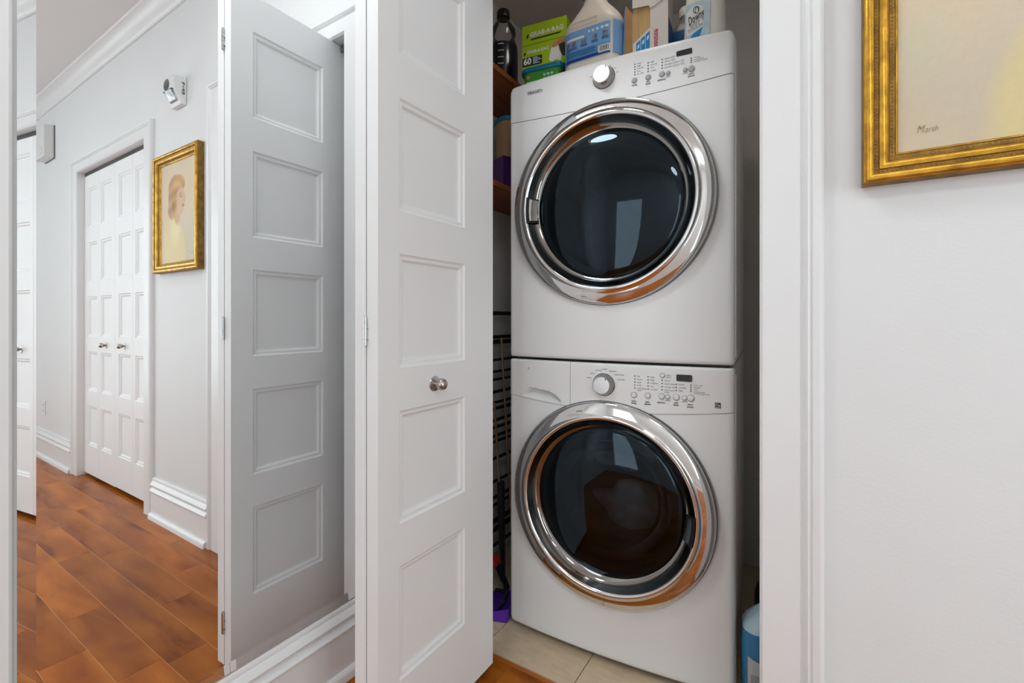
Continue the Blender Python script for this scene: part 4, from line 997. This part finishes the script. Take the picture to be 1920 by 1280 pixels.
# ------------------------------------------------------------------ inside the closet, left of the machines
def shelf(z, label):
    t = empty('pine_shelf', (-1.075, 0.66, z)); tag(t, label, 'shelf', 'pine shelves in the laundry closet')
    MB().box(-0.114, 0.114, -0.48, 0.46, -0.020, 0.0).build('board', PINE, t, smooth=False, bevel=0.002)
    for yy_ in (-0.40, 0.35): MB().prism([(-0.114, -0.14), (-0.108, -0.14), (0.05, -0.026), (0.05, -0.0205), (-0.114, -0.0205)], yy_, yy_ + 0.018, 'XZ').build('bracket', TRIM, t, smooth=False)
    return t
shelf(1.985, 'upper pine shelf at the closet side, holding the clear bottle of dark liquid')
shelf(1.560, 'lower pine shelf at the closet side, holding the purple box')
CLR = plastic_clear('clear_bottle', (0.86, 0.88, 0.88))
DKL = mat('dark_liquid', (0.006, 0.008, 0.022), 0.2, var=0.1)
cb = empty('clear_bottle', (-1.045, 0.52, 1.9855)); tag(cb, 'clear bottle half full of dark blue liquid with black cap on the upper pine shelf', 'bottle')
MB().lathe([(0.050, 0.0), (0.058, 0.004), (0.060, 0.02), (0.060, 0.150), (0.058, 0.17), (0.050, 0.19), (0.046, 0.205), (0.052, 0.222), (0.050, 0.24), (0.036, 0.262), (0.026, 0.278), (0.022, 0.292)], 36, 'Z').build('bottle_wall', CLR, cb, angle=50)
MB().lathe([(0.048, 0.002), (0.0565, 0.006), (0.0585, 0.02), (0.0585, 0.150), (0.0560, 0.168), (0, 0.168)], 36, 'Z').build('liquid', DKL, cb, angle=50)
MB().lathe([(0.026, 0.288), (0.027, 0.290), (0.027, 0.314), (0.023, 0.319), (0, 0.320)], 28, 'Z').build('cap', BLACK, cb, angle=40)
for k in range(4): MB().lathe([(0.0605, 0.152 - 0.026 * k), (0.0605, 0.155 - 0.026 * k)], 10, 'Z', cap0=False, cap1=False, a0=-1.35, a1=-0.95).build('level_mark', PWHITE, cb)
# lidded beige container and purple box on the lower shelf
BEIGE = mat('beige_contents', srgb(176, 140, 104), 0.6, var=0.12, scale=14)
PURP = mat('purple_card', srgb(70, 22, 104), 0.4, var=0.08)
PURP2 = mat('purple_plastic', srgb(92, 40, 168), 0.3, var=0.08)
pb = empty('purple_box', (-1.035, 0.565, 1.5605), math.radians(-24)); tag(pb, 'purple carton on the lower pine shelf under the lidded container', 'carton')
MB().box(-0.055, 0.055, -0.075, 0.045, 0, 0.140).build('carton', PURP, pb, smooth=False, bevel=0.001)
MB().text('tissues', 0.020, (0.0553, -0.010, 0.112), xd=(0, 0, -1), zd=(0, 1, 0), width=0.05, depth=0.0008).build('lettering', PWHITE, pb, smooth=False)
MB().prism([(-0.040, 0.030), (-0.020, 0.024), (0.002, 0.050), (-0.008, 0.064), (-0.026, 0.056)], 0.055, 0.0556, 'YZ').build('hand_picture', SKIN, pb, smooth=False)
MB().text('12', 0.016, (0.0553, -0.012, 0.016), xd=(0, 1, 0), zd=(0, 0, 1), bold=0.03, depth=0.0006).build('count_number', PWHITE, pb, smooth=False)
lc = empty('lidded_container', (-1.035, 0.560, 1.7010), math.radians(-24)); tag(lc, 'beige container with teal lid standing on the purple carton', 'container')
MB().loft([rrect(0.090, 0.110, 0.03, 6, z=0), rrect(0.098, 0.118, 0.034, 6, z=0.15)]).build('body', BEIGE, lc, angle=40)
MB().loft([rrect(0.104, 0.124, 0.036, 6, z=0.149), rrect(0.108, 0.128, 0.038, 6, z=0.154), rrect(0.108, 0.128, 0.038, 6, z=0.164), rrect(0.100, 0.120, 0.036, 6, z=0.168)]).build('lid', LIDB, lc, angle=40)
MB().box(0.048, 0.0505, 0.000, 0.044, 0.02, 0.13).build('dark_label', PDARK, lc, smooth=False)
MB().box(0.0505, 0.0512, 0.006, 0.038, 0.085, 0.12).build('label_patch', BEIGE, lc, smooth=False)
# folding drying rack along the side wall
RACKM = mat('dark_rack_metal', (0.035, 0.033, 0.03), 0.45, 0.5, var=0.15)
rk = empty('drying_rack', (-1.135, 0.62, 0.0)); tag(rk, 'dark folding drying rack standing against the closet side wall', 'drying rack')
for yy_ in (-0.36, 0.40):
    for xx_ in (-0.02, 0.022): MB().tube([(xx_, yy_, 0.0), (xx_, yy_, 1.085)], 0.007, 8).build('upright', RACKM, rk)
for k, (zz, rr_) in enumerate([(1.078, 0.009), (0.975, 0.008), (0.955, 0.010), (0.880, 0.006), (0.822, 0.006), (0.790, 0.006), (0.741, 0.007), (0.700, 0.006), (0.660, 0.008), (0.615, 0.007), (0.590, 0.007), (0.560, 0.006), (0.515, 0.006), (0.450, 0.007), (0.36, 0.006), (0.30, 0.007), (0.24, 0.006), (0.18, 0.010), (0.155, 0.010), (0.10, 0.007)]):
    MB().tube([(-0.02 + 0.014 * (k % 4), -0.36, zz), (-0.02 + 0.014 * (k % 4), 0.40, zz)], rr_, 8).build('rod', RACKM, rk)
# slim brass-coloured poles and a black-handled brush leaning there
BRASS = mat('brass_tube', (0.42, 0.28, 0.15), 0.35, 0.8, var=0.1)
DARKC = mat('black_cloth', (0.02, 0.02, 0.022), 0.85, var=0.3, scale=12, bump=0.3)
p1 = empty('slim_pole', (-1.050, 0.57, 0.0)); tag(p1, 'longer slim brass pole leaning on the dark drying rack', 'pole')
MB().tube([(0.014, 0.020, 0.0), (-0.025, -0.020, 0.975)], 0.0048, 10).build('tube', BRASS, p1); MB().lathe([(0.008, 0), (0.008, 0.05), (0.005, 0.055)], 12, 'Z', (0.014, 0.020, 0.0)).build('rubber_foot', BLACK, p1)
p2 = empty('slim_pole', (-1.045, 0.475, 0.0)); tag(p2, 'shorter slim brass pole in a black sleeve beside the dark drying rack', 'pole')
MB().tube([(0.006, 0.018, 0.30), (-0.008, -0.008, 0.72)], 0.005, 10).build('tube', BRASS, p2); MB().tube([(0.010, 0.026, 0.0), (0.006, 0.018, 0.40)], [0.011, 0.016], 12).build('sleeve', BLACK, p2)
dc = empty('folded_bag', (-1.055, 0.78, 0.0)); tag(dc, 'folded black bag hanging low on the drying rack', 'bag')
MB().loft([rrect(0.030, 0.16, 0.012, 4, z=0.27), rrect(0.050, 0.19, 0.02, 4, z=0.30), rrect(0.046, 0.20, 0.02, 4, z=0.40), rrect(0.024, 0.17, 0.010, 4, z=0.46)]).build('bag_body', DARKC, dc, angle=60)
MB().tube([(0, -0.05, 0.455), (0, -0.04, 0.53), (0, 0.04, 0.53), (0, 0.05, 0.455)], 0.005, 8).build('bag_strap', DARKC, dc)
br = empty('hand_brush', (-0.985, 0.42, 0.0)); tag(br, 'black-handled brush leaning above the purple dustpan', 'brush')
MB().tube([(0.012, 0.015, 0.030), (0.004, 0.004, 0.062), (-0.006, -0.010, 0.095), (-0.012, -0.020, 0.125)], [0.010, 0.012, 0.010, 0.012], 12).lathe([(0.0, -0.012), (0.009, -0.009), (0.013, 0.0), (0.009, 0.009), (0, 0.012)], 16, 'Z', (0.012, 0.015, 0.026)).build('handle', BLACK, br, angle=60)
MB().loft([rrect(0.022, 0.05, 0.008, 3, cx=-0.012, cy=-0.022, z=0.122), rrect(0.026, 0.055, 0.008, 3, cx=-0.016, cy=-0.030, z=0.138), rrect(0.026, 0.055, 0.008, 3, cx=-0.016, cy=-0.030, z=0.150)]).build('brush_head', REDP, br, angle=50)
dp = empty('dustpan', (-0.945, 0.335, 0.0), math.radians(14)); tag(dp, 'purple plastic dustpan on the tiles beside the washing machine', 'dustpan')
MB().prism([(-0.10, -0.075), (0.055, -0.060), (0.060, 0.060), (-0.10, 0.075)], 0.001, 0.004, 'XY').build('pan_floor', PURP2, dp, smooth=False)
MB().loft([[(0.050, -0.058, 0.003), (0.054, -0.058, 0.003), (0.060, 0.058, 0.003), (0.056, 0.058, 0.003)], [(0.058, -0.060, 0.050), (0.062, -0.060, 0.050), (0.068, 0.060, 0.050), (0.064, 0.060, 0.050)]]).build('rear_wall', PURP2, dp, smooth=False)
MB().loft([[(-0.10, -0.077, 0.003), (0.054, -0.062, 0.003), (0.054, -0.058, 0.003), (-0.10, -0.073, 0.003)], [(-0.10, -0.077, 0.006), (0.060, -0.064, 0.050), (0.060, -0.060, 0.050), (-0.10, -0.073, 0.006)]]).build('side_wall', PURP2, dp, smooth=False)
MB().loft([[(-0.10, 0.073, 0.003), (0.058, 0.058, 0.003), (0.058, 0.062, 0.003), (-0.10, 0.077, 0.003)], [(-0.10, 0.073, 0.006), (0.064, 0.060, 0.050), (0.064, 0.064, 0.050), (-0.10, 0.077, 0.006)]]).build('side_wall', PURP2, dp, smooth=False)
MB().tube([(0.010, -0.02, 0.012), (0.030, -0.01, 0.046), (0.030, 0.02, 0.060), (-0.02, 0.035, 0.050)], [0.006, 0.009, 0.009, 0.006], 10).build('handle', BLACK, dp)

# ------------------------------------------------------------------ right of the machines
JUGB = mat('blue_jug_liquid', srgb(56, 128, 172), 0.3, var=0.05)
JUGL = mat('pale_jug_plastic', srgb(178, 204, 214), 0.35, var=0.03)
LTXT = mat('grey_label', srgb(188, 190, 192), 0.5, var=0.03)
bj = empty('blue_jug', (-0.064, 0.400, 0.0), math.radians(8)); tag(bj, 'translucent blue detergent jug on the floor between washing machine and closet jamb', 'jug')
MB().loft([rrect(w_, d_, r_, 7, z=z_) for z_, w_, d_, r_ in ((0.001, 0.176, 0.10, 0.03), (0.008, 0.186, 0.11, 0.034), (0.175, 0.188, 0.112, 0.034), (0.210, 0.182, 0.108, 0.034))]).build('liquid_body', JUGB, bj, angle=50)
MB().loft([rrect(w_, d_, r_, 7, cx=x_, z=z_) for x_, z_, w_, d_, r_ in ((0, 0.210, 0.182, 0.108, 0.034), (0.002, 0.226, 0.170, 0.102, 0.034), (0.007, 0.244, 0.146, 0.09, 0.034), (0.012, 0.260, 0.122, 0.078, 0.032), (0.016, 0.272, 0.098, 0.066, 0.028), (0.018, 0.279, 0.07, 0.050, 0.022))]).build('shoulder', JUGL, bj, angle=50)
MB().tube([(-0.030, -0.010, 0.262), (-0.008, -0.058, 0.250), (0.008, -0.066, 0.205), (0.004, -0.056, 0.165)], [0.012, 0.013, 0.013, 0.012], 12).build('handle', JUGL, bj, angle=60)
MB().lathe([(0.022, 0.277), (0.024, 0.281), (0.024, 0.312), (0, 0.314)], 24, 'Z', (0.03, 0, 0)).build('cap', LNAVY, bj, angle=40)
shell_patch(MB(), 0.188, 0.112, 0.034, -0.080, 0.085, lambda s_: (0.012, 0.150 - 0.36 * (s_ + 0.08) if s_ < 0.03 else 0.110), 24, 0.0014).build('label', LTXT, bj, angle=60)
mbp = MB()
for q in range(19): shell_patch(mbp, 0.188, 0.112, 0.034, -0.072, 0.08, lambda s_, q=q: (0.0160 + 0.0048 * q, 0.0180 + 0.0048 * q), 12, 0.0022)
mbp.build('small_print', INKG, bj, smooth=False)['kind'] = 'stuff'
NAVYP = mat('navy_plastic', (0.012, 0.014, 0.024), 0.4, var=0.1)
nb = empty('navy_bottle', (-0.062, 0.640, 0.0)); tag(nb, 'dark navy round bottle behind the translucent blue jug', 'bottle')
MB().lathe([(0.076, 0.001), (0.082, 0.01), (0.084, 0.06), (0.084, 0.170), (0.078, 0.197), (0.060, 0.218), (0.032, 0.232), (0.022, 0.242)], 32, 'Z').build('body', NAVYP, nb, angle=60)
MB().lathe([(0.024, 0.240), (0.024, 0.266), (0, 0.268)], 24, 'Z').build('cap', BLACK, nb, angle=40)
